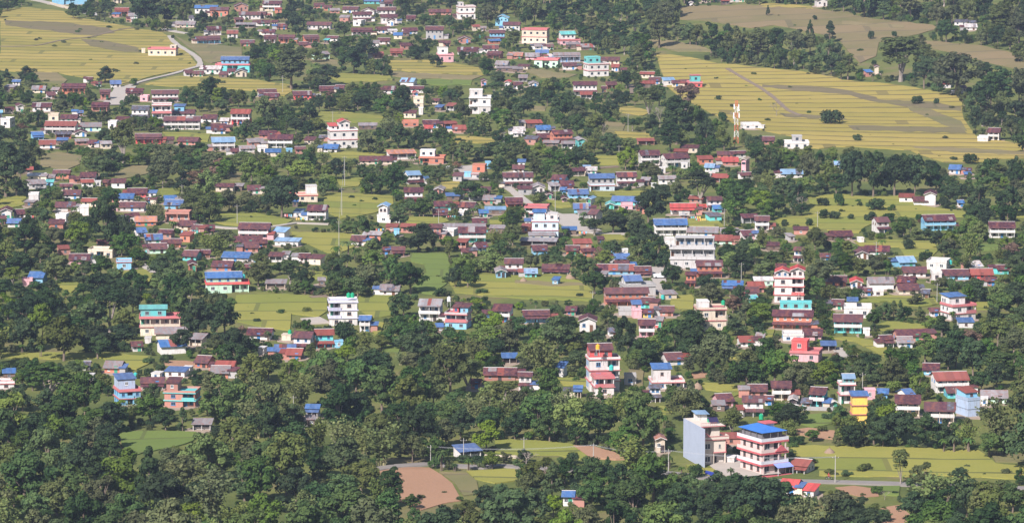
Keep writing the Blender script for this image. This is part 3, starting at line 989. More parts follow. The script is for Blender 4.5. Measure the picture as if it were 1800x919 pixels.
835 967 55 117 g 1 S M p
605 665 90 137 m 1 G Z
740 992 165 252 f 1 G C bG r12 cl | the grey blue-topped building | grey concrete building with open ground floor and blue-roofed upper rooms
+ 750 897 110 175 g 1 G U on
625 950 213 322 g 2 O M | the long orange house | long orange two-storey house with maroon roofs in front of the grey building
1005 1142 225 277 m 1 C Z
820 895 345 405 f 1 P C nw
+ 798 897 308 352 m 1 P U on
892 978 338 402 g 1 Y M | the small yellow-fronted house | small yellow-fronted house attached to a pink blue-roofed one
870 997 280 337 g 1 T M
730 827 350 387 f 1 G C nw
1010 1122 315 392 g 1 S M
975 1057 385 472 g 1 R Z | the bright red cube house | bright red cube-shaped house with flat grey roof
865 992 405 547 g 2 P M k | the pink balcony house | tall pink house with maroon roof and pale blue balconies
65 267 343 442 g 1 B M k | the sky-blue shop house | wide sky-blue house with maroon roof among trees
365 457 350 387 g 1 S M
455 592 388 497 e 1 W M | the white gabled cottage | white gable-fronted cottage with maroon roof among trees
650 732 490 532 g 1 W K
1185 1282 80 192 g 2 O M
1265 1452 15 127 g 2 O M | the orange maroon-roofed house | orange two-storey house with maroon roof in front of the big concrete building
1440 1602 140 222 g 1 W U p | the blue-awning shop | white shop with blue and white tin roof and cluttered front
1610 1742 163 227 g 1 S X
1660 1802 160 182 m 1 L W
1525 1702 222 262 g 1 S M
1625 1687 260 302 g 1 T T
1257 1477 320 492 f 2 C C bF cr2 r6 | the cream coral-banded villa | cream two-storey villa with coral bands, white roof room and shaded balconies
+ 1272 1362 280 328 f 1 W C on nw
1545 1667 523 602 g 1 W X
1670 1757 518 572 g 1 W Z r-15
545 705 790 935 f 2 W C bF r8 ca2 | the tall stepped white villa | tall stepped white villa with coral bands, red roof room and orange tank
+ 535 768 675 890 f 3 W C back bF cr2
+ 535 722 594 690 g 1 R M on
300 387 700 807 m 1 W U r-18
770 857 783 862 f 1 G C | the small grey annex | small grey concrete annex right of the tall white villa
420 490 858 952 g 1 C U k | the small blue-roofed watch hut | small two-level hut with blue roof and cream railing
945 1187 818 892 f 1 W C bF cr r5 | the bright-blue-topped villa | white villa with bright blue sloping roof over its upper room and coral slab
+ 955 1105 722 828 m 1 W U on
1020 1188 650 727 g 1 W M | the lone maroon-roofed cottage | white cottage with maroon roof in trees behind the bright-blue-topped villa
35 147 813 902 g 2 W M
@1340 456
80 300 105 300 f 3 W C bR cr2 r-5 | the red-gabled tall house | tall white three-storey house with bright red stepped gable roofs
+ 85 200 85 115 e 1 W R on
+ 190 305 45 115 e 1 W R on
90 172 30 87 g 1 B M
120 350 330 400 f 1 W C
+ 122 348 290 338 f 1 T W on
65 367 388 482 g 2 O M | the long orange and yellow house | long orange and yellow house with maroon roof
140 290 510 562 f 1 W C
275 430 495 557 g 1 P M
190 427 620 705 f 1 P C bX | the pink house | pink house with red upper room and dark red slab
+ 192 325 553 630 f 1 R C on
400 517 575 632 m 1 K U o
450 592 133 187 g 1 O M
600 702 133 202 e 1 W R
720 912 116 207 g 1 W Z nw
920 1082 138 192 g 1 S M
700 752 200 252 g 1 W M
755 840 205 252 f 1 W C
920 1082 195 242 g 1 C M
1090 1172 200 272 g 1 C K
905 1062 0 52 g 1 B N
1130 1312 0 72 f 1 W C | the white block with blue door | white flat-roofed block with blue door and green tank on its corner
960 1140 58 122 g 1 W M
1235 1427 65 142 g 1 B M
1380 1522 28 82 g 1 W W
1430 1592 63 137 g 1 R X
1160 1237 75 152 f 1 W C
1605 1702 48 102 g 1 T M
1530 1612 133 182 g 1 S M
470 582 295 347 g 1 C M
560 767 315 402 f 1 W C r-5 | the wide white concrete house | wide white flat-roofed house with a blue-roofed stair room
+ 590 662 278 325 f 1 W U on nw
485 707 383 512 g 2 T M k | the turquoise and pink veranda house | turquoise and pink two-storey veranda house with maroon roof
690 747 473 527 f 1 W C nw
793 917 515 607 g 1 W M r14 p
900 1157 503 562 g 1 S M
920 1042 530 607 g 1 W Z
1145 1222 348 392 g 1 W M
1235 1477 300 422 f 2 W C bF r25 cr2 | the white and turquoise tower house | white and turquoise tower house with coral slabs and blue-roofed top floor
+ 1232 1390 243 312 f 1 W U on
1340 1460 410 470 m 1 W U
1100 1237 733 797 g 1 B M
1165 1432 765 922 g 2 W X k | the weathered white veranda house | weathered white two-storey house with rusty pink roof and open upper rooms
1500 1562 945 1005 f 1 W C
@450 684
330 447 95 202 g 1 W U p | the blue-roofed forest house | small white house with blue roof deep in the lower forest
332 417 205 252 m 1 K Z
1345 1557 376 477 m 1 W U o r22 | the open grey roadside shed | open-fronted white shed with blue and grey sloping roof beside the lower road
@0 684
1315 1462 208 285 m 1 W Z o
@900 684
1375 1532 33 122 g 1 P M | the salmon-pink house | salmon-pink one-storey house with maroon roof and small windows
1370 1472 110 152 m 1 K Z
1580 1747 45 192 g 2 W M | the white maroon-roofed compound | white two-storey house with maroon roofs and green water tank below
1620 1762 0 52 g 1 S M
940 1032 -20 92 g 2 W K
1430 1582 340 382 m 1 S X
1465 1552 460 512 f 1 W C nw
968 1062 308 440 e 1 C O
340 442 690 802 g 1 W U | the small blue-roofed hut | tiny white hut with bright blue roof in the lower trees
@1340 684
60 207 -10 82 g 2 C M k
20 82 52 112 g 1 W M
180 252 60 112 e 1 W W
315 470 -20 130 g 2 T M k | the turquoise veranda house | turquoise two-storey veranda house with maroon roof
265 362 60 132 g 1 T K
440 517 78 132 e 1 B C
610 725 40 232 f 3 Y U bF nw | the yellow tower house | narrow bright yellow tower house with coral bands and blue roof
525 640 -55 105 f 2 W C bF ca | the coral-banded terrace house | white coral-banded terrace house with turquoise blue-roofed room, left of the yellow tower
+ 545 640 -105 -45 g 1 T N on
700 782 -5 72 f 1 P C
785 882 -2 67 g 1 B U r-8
930 1052 -8 77 g 1 W U r25 | the white blue-roofed loft | white loft room with bright blue roof over the brown shop row
910 1107 80 192 g 2 C M k
1110 1352 95 245 g 2 C M k | the long maroon shop row | long two-storey row house with deep maroon roofs and white balcony rail
1340 1502 48 192 f 2 D C r25 nw
+ 1355 1500 35 70 m 1 B X on
1250 1382 10 62 g 1 T M
1500 1702 28 97 g 1 L Z
175 382 473 582 g 1 W X r-28 | the rust-roofed roadside house | white roadside house with rusty red gable roof beside the blue-roofed hotel
115 300 610 722 g 1 W R r-20 | the red-roofed bungalow | white bungalow with bright red roof among trees by the lower road
275 410 655 745 m 1 W R r-20
"""

RP = math.radians(23)
NUMW = {1: 'one-storey', 2: 'two-storey', 3: 'three-storey'}
def win_mesh(w, h):
    k = ('win', w, h)
    if k in _mc: return _mc[k]
    fr = MB(); t = .07; d = .05
    fr.box(-w/2, w/2, -d, 0, h/2 - t, h/2).box(-w/2, w/2, -d, 0, -h/2, -h/2 + t)
    fr.box(-w/2, -w/2 + t, -d, 0, -h/2 + t, h/2 - t).box(w/2 - t, w/2, -d, 0, -h/2 + t, h/2 - t).box(-t/2, t/2, -d, 0, -h/2 + t, h/2 - t)
    fr.box(-w/2 - .08, w/2 + .08, -.12, 0, -h/2 - .07, -h/2 - .002)
    pn = MB().box(-w/2 + t, w/2 - t, -.02, .0, -h/2 + t, h/2 - t)
    _mc[k] = (fr, pn, {}); return _mc[k]
FRAMES = [('white_window_frame', (.7, .68, .65)), ('brown_window_frame', (.16, .08, .05)), ('blue_window_frame', (.08, .22, .42)), ('grey_window_frame', (.3, .3, .3))]
def window(par, x, y, z, w, h, fi, face='f', fine=True):
    fr, pn, cache = win_mesh(w, h)
    rz = {'f': 0, 'l': -math.pi/2, 'r': math.pi/2, 'b': math.pi}[face]
    if not fine:
        if 'far' not in cache: cache['far'] = MB().box(-w/2, w/2, -.04, 0, -h/2, h/2).mesh('window', glass())
        return link('window', cache['far'], par, (x, y, z), rz)
    if fi not in cache:
        cache[fi] = fr.mesh('window_frame', plain(*FRAMES[fi]))
    if 'p' not in cache: cache['p'] = pn.mesh('pane', glass())
    o = link('window', cache[fi], par, (x, y, z), rz)
    link('pane', cache['p'], o)
    return o
DOORC = [('brown_door', (.14, .07, .04)), ('blue_door', (.06, .20, .42)), ('green_door', (.05, .25, .16)), ('dark_door', (.05, .04, .04))]
def door(par, x, y, z, ci, fine=True, face='f', w=.95):
    k = ('door', ci, w)
    if k not in _mc: _mc[k] = MB().box(-w/2, w/2, -.05, 0, 0, 2.0).mesh('door', plain(*DOORC[ci]))
    return link('door', _mc[k], par, (x, y, z), {'f': 0, 'l': -math.pi/2, 'r': math.pi/2}[face])
def slab2(mb, a, b, c, d, t=.10):            # sloping sheet of thickness t through 4 top corners
    lo = [(p[0], p[1], p[2] - t) for p in (a, b, c, d)]
    mb.hexa(lo + [a, b, c, d])
def prism_x(mb, W, D, z0, z1, rh):           # walls with gable triangles at the x ends
    i = len(mb.v); w, d = W/2, D/2
    mb.v += [(-w, -d, z0), (w, -d, z0), (w, d, z0), (-w, d, z0), (-w, -d, z1), (w, -d, z1), (w, d, z1), (-w, d, z1), (-w, 0, z1 + rh), (w, 0, z1 + rh)]
    mb.f += [(i, i+3, i+2, i+1), (i, i+1, i+5, i+4), (i+2, i+3, i+7, i+6), (i+1, i+2, i+6, i+9, i+5), (i+3, i, i+4, i+8, i+7), (i+4, i+5, i+9, i+8), (i+6, i+7, i+8, i+9)]
def rowwin(par, W, y, z, n, w, h, fi, face='f', skip=(), fine=True, x0=None, x1=None):
    a = -W/2 if x0 is None else x0; b = W/2 if x1 is None else x1
    for k in range(n):
        if k in skip: continue
        t = a + (b - a) * (k + .5) / n
        if face == 'f': window(par, t, y, z, w, h, fi, 'f', fine)
        elif face == 'l': window(par, y, t, z, w, h, fi, 'l', fine)
        else: window(par, y, t, z, w, h, fi, 'r', fine)
def tank(loc, code, name_rel, big=1.0, stand=0.0):
    nm = {'g': 'green', 'o': 'orange', 'k': 'black', 'w': 'white', 't': 'teal'}[code]
    c = {'g': (.02, .32, .16), 'o': (.85, .36, .04), 'k': (.03, .03, .035), 'w': (.75, .75, .72), 't': (.05, .42, .38)}[code]
    t = empty('water_tank', loc)
    r = .62 * big; h = 1.5 * big; z = stand
    MB().lathe((0, 0, z), [(r, 0), (r, .25*h), (r*.96, .27*h), (r, .29*h), (r, .55*h), (r*.96, .57*h), (r, .59*h), (r, .8*h), (r*.35, .96*h)], 14).build('drum', plain('tank_' + nm, c, .45), t)
    MB().lathe((0, 0, z + .96*h), [(r*.36, 0), (r*.36, .08*h), (r*.1, .1*h)], 10).build('lid', plain('tank_' + nm, c, .45), t)
    if stand > .3:
        mb = MB()
        for sx in (-1, 1):
            for sy in (-1, 1): mb.tube((sx*r*.8, sy*r*.8, 0), (sx*r*.7, sy*r*.7, z), .05)
        mb.box(-r, r, -r, r, z - .08, z - .003); mb.build('stand', CONC, t)
    tag(t, '%s plastic water tank %s' % (nm, name_rel), 'water tank', 'plastic water tanks on the roofs')
    return t
def build_block(th, b, W, H, D, ox, oy, z0, s, rot, fine, main):
    """one block of a house: ox, oy centre in the thing's frame, z0 its floor height."""
    typ, n, wc, rc, op = b['typ'], b['n'], b['wall'], b['roof'], b['op']
    base = z0 - (.9 if main else -.004)
    rr = b['rr']; fi = rr.randrange(4); di = rr.randrange(4)
    wm, rm = paint(wc), roofm(rc)
    P = link('roof_room' if not main else 'house_body', None, th, (ox, oy, 0)) if False else th
    def off(o): o.location = (o.location.x + ox, o.location.y + oy, o.location.z); return o
    sh = H / n
    ww = .9 if sh > 2.2 else .7
    if typ in ('g', 'e'):
        ridge_x = typ == 'g'
        span = D if ridge_x else W
        Lr = W if ridge_x else D
        rh = span / 2 * math.tan(RP)
        porch = b['porch']; veranda = 'k' in op
        dep = 1.5 if (porch or veranda) else 0
        y0 = -D/2 + dep                                # front wall plane
        wD = D - dep; wy = dep / 2
        low = b['low'] or wc
        mb = MB()
        zc = z0 + sh if n == 2 else base
        if n == 2:
            MB().box(-W/2, W/2, y0, D/2, base, z0 + sh - .003).build('lower_wall', paint(low), th, (ox, oy, 0))
        if ridge_x:
            t = MB(); prism_x(t, W, wD, zc, z0 + H, wD/2 * math.tan(RP) - .06); rh = wD/2 * math.tan(RP)
            t.v = [(x, y + wy, z) for x, y, z in t.v]; t.build('wall', wm, th, (ox, oy, 0))
        else:
            t = MB(); prism_x(t, wD, W, zc, z0 + H, rh - .06)
            t.v = [(-y, x + wy, z) for x, y, z in t.v]; t.build('wall', wm, th, (ox, oy, 0))
        e = .7; eg = .45; zr = z0 + H
        r = MB(); sl = math.tan(RP)
        if ridge_x:
            hy = wD / 2
            for sgn in (-1, 1):
                ye = sgn * (hy + e); ze = zr - e * sl + .12; zt = zr + hy * sl + .12
                a = [(-W/2 - eg, ye + wy, ze), (W/2 + eg, ye + wy, ze), (W/2 + eg, wy, zt), (-W/2 - eg, wy, zt)]
                if sgn > 0: a = [a[1], a[0], a[3], a[2]]
                slab2(r, *a, .07)
            top = zr + hy * sl
            r.build('roof', rm, th, (ox, oy, 0))
            if rr.random() < .45:
                MB().box(-W/2 - eg, W/2 + eg, wy - .16, wy + .16, top + .125, top + .20).build('ridge_cap', plain('pale_ridge_cap', (.62, .58, .56)), th, (ox, oy, 0))
        else:
            hx = W / 2
            for sgn in (-1, 1):
                xe = sgn * (hx + eg); ze = zr - eg * sl + .12; zt = zr + hx * sl + .12
                a = [(xe, -wD/2 - e + wy, ze), (xe, wD/2 + e + wy, ze), (0, wD/2 + e + wy, zt), (0, -wD/2 - e + wy, zt)]
                if sgn > 0: pass
                else: a = [a[1], a[0], a[3], a[2]]
                slab2(r, *a, .07)
            r.build('roof', rm, th, (ox, oy, 0))
            t = MB()                                     # barge boards
            for sgn in (-1, 1):
                a0 = (sgn * (hx + eg), -wD/2 - e + wy - .03, zr - eg * sl - .02); a1 = (0, -wD/2 - e + wy - .03, zr + hx * sl - .02)
                t.tube(a0, a1, .08, n=4)
            t.build('barge_board', plain('pale_ridge_cap', (.62, .58, .56)), th, (ox, oy, 0))
        if ridge_x and main and W > 5 and rr.random() < .5:      # odd replacement sheets on the front slope
            for _ in range(rr.randint(1, 2)):
                xw = rr.uniform(.8, W * .3); xs_ = rr.uniform(-W/2, W/2 - xw); t = MB(); f0, f1 = rr.choice(((0, 1), (0, .5), (.5, 1)))
                def pt(x, f): return (x, wy - (hy + e) * (1 - f), (zr - e * sl + .12) + (hy + e) * sl * f + .035)
                slab2(t, pt(xs_, f0), pt(xs_ + xw, f0), pt(xs_ + xw, f1), pt(xs_, f1), .025)
                t.build('roof_patch', roofm(rr.choice('XZMK')), th, (ox, oy, 0))
        if main and typ == 'g' and 'nw' not in op and rr.random() < .5:   # lean-to store at one end or in front
            sgn = rr.choice((-1, 1)); aw = rr.uniform(1.6, 2.8); ad = min(D * .7, rr.uniform(2.4, 3.6)); ah = rr.uniform(1.6, 2.1)
            ax0, ax1 = (W/2 + .02, W/2 + aw) if sgn > 0 else (-W/2 - aw, -W/2 - .02); ay0 = -D/2 + rr.uniform(-1.0, 1.0)
            MB().box(ax0, ax1, ay0, ay0 + ad, base, z0 + ah).build('store_wall', paint(rr.choice((wc, wc, 'C', 'G', 'S'))), th, (ox, oy, 0))
            t = MB(); slab2(t, (ax0 - .3, ay0 - .4, z0 + ah + .06), (ax1 + .3, ay0 - .4, z0 + ah + .06), (ax1 + .3, ay0 + ad + .2, z0 + ah + .7), (ax0 - .3, ay0 + ad + .2, z0 + ah + .7), .06)
            t.build('store_roof', roofm(rr.choice('MMZXKU')), th, (ox, oy, 0))
        # openings
        if 'nw' not in op:
            if n == 2:
                k = max(2, int(W / 1.9)); rowwin(th, W, oy + y0, z0 + sh + sh * .52, k, .75, min(.95, sh * .42), fi, fine=fine, x0=ox - W/2 + .2, x1=ox + W/2 - .2)
                k2 = max(2, int(W / 2.4)); kd = k2 // 2
                rowwin(th, W, oy + y0, z0 + sh * .55, k2, .85, min(1.0, sh * .42), fi, skip=(kd,), fine=fine, x0=ox - W/2 + .2, x1=ox + W/2 - .2)
                door(th, ox - W/2 + .2 + (W - .4) * (kd + .5) / k2, oy + y0, z0 + .05, di)
            else:
                k2 = max(2, int(W / 2.2)); kd = k2 // 2 if main else -1
                rowwin(th, W, oy + y0, z0 + H * .56, k2, ww, min(1.0, H * .42), fi, skip=(kd,), fine=fine, x0=ox - W/2 + .2, x1=ox + W/2 - .2)
                if main: door(th, ox - W/2 + .2 + (W - .4) * (kd + .5) / k2, oy + y0, z0 + .05, di)
            if fine or n == 2:
                for fc, xx in (('l', ox - W/2), ('r', ox + W/2)):
                    rowwin(th, W, xx, z0 + H - sh * .5, 2, .7, .9 if sh > 2.2 else .7, fi, fc, fine=fine, x0=oy + y0 + .4, x1=oy + D/2 - .4)
        if porch or veranda:
            zp = z0 + (sh + .05 if n == 2 else H - .35)
            if veranda and n == 2:
                t = MB().box(-W/2 - .1, W/2 + .1, -D/2, y0 - .004, z0 + sh - .12, z0 + sh + .02); t.build('balcony_floor', CONC, th, (ox, oy, 0))
                MB().box(-W/2 - .1, W/2 + .1, -D/2, -D/2 + .1, z0 + sh + .024, z0 + sh + .85).build('balcony_rail', paint('B' if wc == 'B' else 'W'), th, (ox, oy, 0))
                t = MB(); sl2 = .28
                slab2(t, (-W/2 - .3, -D/2 - .3, z0 + H - .38), (W/2 + .3, -D/2 - .3, z0 + H - .38), (W/2 + .3, y0 + .1, z0 + H - .05), (-W/2 - .3, y0 + .1, z0 + H - .05), .06)
                t.build('porch_roof', rm, th, (ox, oy, 0)); ztop = z0 + H - .46
            else:
                t = MB(); slab2(t, (-W/2 - .3, -D/2 - .35, zp - .55), (W/2 + .3, -D/2 - .35, zp - .55), (W/2 + .3, y0 - .004, zp), (-W/2 - .3, y0 - .004, zp), .06)
                t.build('porch_roof', rm, th, (ox, oy, 0)); ztop = zp - .56
            k = max(3, int(W / 2.6) + 1)
            pk = ('post', wc, round(ztop - base, 1), fine)
            if pk not in _mc: _mc[pk] = (MB().tube((0, 0, 0), (0, 0, round(ztop - base, 1)), .09, n=6) if fine else MB().box(-.1, .1, -.1, .1, 0, round(ztop - base, 1))).mesh('post', paint(wc if wc != 'K' else 'G'))
            for j in range(k):
                x = ox - W/2 + .15 + (W - .3) * j / (k - 1)
                link('post', _mc[pk], th, (x, oy - D/2 + .12, base))
        return z0 + H
    if typ == 'm':
        rise = b['rise']; openf = 'o' in op
        zf = z0 + H
        if openf:
            t = MB(); t.box(-W/2, W/2, D/2 - .15, D/2, base, zf + rise - .1).box(-W/2, -W/2 + .15, -D/2, D/2 - .154, base, zf - .02).box(W/2 - .15, W/2, -D/2, D/2 - .154, base, zf - .02)
            t.box(-W/2 + .154, W/2 - .154, -D/2 + 1.2, -D/2 + 1.35, base, z0 + H * .45)
            t.build('wall', wm, th, (ox, oy, 0))
            k = max(2, int(W / 3))
            for j in range(1, k): MB().box(-.08, .08, 0, .16, base, zf - .02).build('post', CONC, th, (ox - W/2 + W * j / k, oy - D/2, 0))
        else:
            i_ = MB(); w, d = W/2, D/2
            i_.hexa([(-w, -d, base), (w, -d, base), (w, d, base), (-w, d, base), (-w, -d, zf), (w, -d, zf), (w, d, zf + rise), (-w, d, zf + rise)])
            i_.build('wall', wm, th, (ox, oy, 0))
            if 'nw' not in op and H > 1.6:
                k = max(1, int(W / 2.6)); rowwin(th, W, oy - D/2, z0 + H * .58, k, .8, min(.9, H * .4), fi, fine=fine, x0=ox - W/2, x1=ox + W/2)
        t = MB(); e = .4; g = rise / D
        slab2(t, (-W/2 - e, -D/2 - e, zf - g*e + .08), (W/2 + e, -D/2 - e, zf - g*e + .08), (W/2 + e, D/2 + e, zf + rise + g*e + .08), (-W/2 - e, D/2 + e, zf + rise + g*e + .08), .07)
        t.build('roof', rm, th, (ox, oy, 0))
        return zf + rise
    # flat-roofed block
    band = b['band'] or wc; bm_ = paint(band)
    rec = b['rec']; rec_from = b['rec_from']
    ov = .35 if b['band'] else .12
    a0 = a1 = 0.0                               # recessed span as x range
    if rec == 'l': a0, a1 = -W/2, -W/2 + W * .42
    if rec == 'r': a0, a1 = W/2 - W * .42, W/2
    if rec == 'c': a0, a1 = -W * .17, W * .17
    if rec == 'a': a0, a1 = -W/2, W/2
    rd = 1.5
    for f in range(n):
        zb = z0 + f * sh if f else base; zt = z0 + (f + 1) * sh - .2
        zf = z0 + f * sh
        mb = MB(); open_here = rec and (f + 1 >= rec_from)
        nm = 'wall' if n == 1 else 'wall'
        mat = paint(b['low']) if (b['low'] and f == 0) else wm
        if open_here:
            yy = -D/2 + rd
            mb.box(-W/2, W/2, yy, D/2, zb, zt)
            if a0 > -W/2 + .1: mb.box(-W/2, a0, -D/2, yy - .002, zb, zt)
            if a1 < W/2 - .1: mb.box(a1, W/2, -D/2, yy - .002, zb, zt)
        else: mb.box(-W/2, W/2, -D/2, D/2, zb, zt)
        mb.build(nm, mat, th, (ox, oy, 0))
        if 'nw' not in op:
            hh = min(1.15, sh * .42)
            if open_here:
                zc = zf + sh * .52
                if a1 - a0 > 1.6:
                    kk = max(1, int((a1 - a0) / 2.4))
                    rowwin(th, 0, oy - D/2 + rd, zc, kk, .9, hh, fi, fine=fine, x0=ox + a0 + .9, x1=ox + a1, skip=())
                    door(th, ox + a0 + .65, oy - D/2 + rd, zf + .02, di)
                for (p0, p1) in ((-W/2, a0), (a1, W/2)):
                    if p1 - p0 > 1.5: rowwin(th, 0, oy - D/2, zc, max(1, int((p1 - p0) / 3.0)), 1.2 if p1 - p0 > 2.4 else .8, hh, fi, fine=fine, x0=ox + p0, x1=ox + p1)
            else:
                rowwin(th, 0, oy - D/2, zf + sh * .52, max(1, int(W / 2.9)), 1.1 if W > 3 else .7, hh, fi, fine=fine, x0=ox - W/2, x1=ox + W/2)
            if (fine and abs(rot) > 2) or f == n - 1:
                for fc, xx in (('l', ox - W/2), ('r', ox + W/2)):
                    rowwin(th, 0, xx, zf + sh * .52, 2, .8, hh, fi, fc, fine=fine, x0=oy - D/2 + rd + .3, x1=oy + D/2 - .4)
        # floor slab / coloured band
        MB().box(-W/2 - ov, W/2 + ov, -D/2 - ov, D/2 + ov * .6, zt + .002, zt + .2).build('slab', bm_, th, (ox, oy, 0))
        if open_here:
            t = MB()
            if f >= 1 or main is False:
                t = MB().box(a0, a1, -D/2 - ov + .04, -D/2 - ov + .12, zf + .003, zf + .8)
                t.build('balcony_rail', wm if rr.random() < .6 else bm_, th, (ox, oy, 0))
            for x in sorted({a0 + .12, a1 - .12} | ({(a0 + a1) / 2} if a1 - a0 > 5 else set()) | ({a0 + (a1-a0)*.25, a0 + (a1-a0)*.75} if a1 - a0 > 9 else set())):
                MB().box(-.12, .12, -.12, .12, zb, zt).build('column', wm, th, (ox + x, oy - D/2 + .14, 0))
    zt = z0 + H
    if rc in 'UMTXZNR' and not main or (rc in 'UN' and main and typ == 'f' and n == 3):
        t = MB(); e = .5; rise = .5
        slab2(t, (-W/2 - e, -D/2 - e, zt + .12), (W/2 + e, -D/2 - e, zt + .12), (W/2 + e, D/2 + e, zt + .12 + rise), (-W/2 - e, D/2 + e, zt + .12 + rise), .07)
        t.build('roof', rm, th, (ox, oy, 0))
        return zt + rise
    pm = bm_ if b['band'] and band in 'FXRMO' and rr.random() < .5 else wm
    if W > 3 and main:
        ph = .55
        t = MB(); w, d = W/2 + ov * .6, D/2 + ov * .3
        t.box(-w, w, -d, -d + .12, zt + .003, zt + ph).box(-w, w, d - .12, d, zt + .003, zt + ph)
        t.box(-w, -w + .12, -d + .123, d - .123, zt + .003, zt + ph).box(w - .12, w, -d + .123, d - .123, zt + .003, zt + ph)
        t.build('parapet', pm, th, (ox, oy, 0))
    return zt

LM = []           # landmarks: (x, y, phrase)
HB = []           # built houses for vegetation clearance: x, y, radius-ish half sizes
HREC = []
def parse():
    ox = oy = 0; out = []
    for ln in HOUSES.strip().split('\n'):
        if ln[0] == '@': ox, oy = (float(a) for a in ln[1:].split()); continue
        parts = [p.strip() for p in ln.split('|')]
        t = parts[0].split(); plus = t[0] == '+'
        if plus: t = t[1:]
        x0, x1, y0, y1 = (float(a) / 3.911 for a in t[:4])
        b = dict(x0=x0 + ox, x1=x1 + ox, yt=y0 + oy, yb=y1 + oy, typ=t[4], n=int(t[5]), wall=t[6], roof=t[7], op=set(), rot=None, band=None, rec=None, rec_from=1, low=None, on=0, porch=False)
        for o in t[8:]:
            if o[0] == 'r' and (o[1:].lstrip('-').isdigit()): b['rot'] = float(o[1:])
            elif o[0] == 'r': b['wallr'] = o[1]
            elif o == 'back': b['op'].add(o)
            elif o[0] == 'b': b['band'] = {'X': 'F'}.get(o[1], o[1])
            elif o[0] == 'c': b['rec'] = o[1]; b['rec_from'] = int(o[2]) if len(o) > 2 else 1
            elif o[0] == 'l': b['low'] = o[1]
            elif o == 'p': b['porch'] = True
            elif o == 'on': b['on'] = 1
            elif o == 'on2': b['on'] = 2
            else: b['op'].add(o)
        if b['band'] == 'M': b['band'] = 'R'
        if plus: out[-1]['blocks'].append(b)
        else:
            out.append(dict(blocks=[b], lm=parts[1] if len(parts) > 1 else None, label=parts[2] if len(parts) > 2 else None))
    return out
HL = parse()
SOFT = np.zeros((MH, MW), bool)
YARD = plain('trodden_yard_earth', (.30, .235, .18), .95, nscale=.5, var=.3)
def yard(cx, cy, W, D, rr):
    n = 14; pts = []
    for k in range(n):
        a = 2 * math.pi * k / n; f = rr.uniform(.8, 1.25)
        pts.append((cx + math.cos(a) * (W / 2 + 1.8) * f, cy - 1.2 + math.sin(a) * (D / 2 + 2.6) * f))
    sheet('yard', pts, YARD, .12, .3, 14.0)
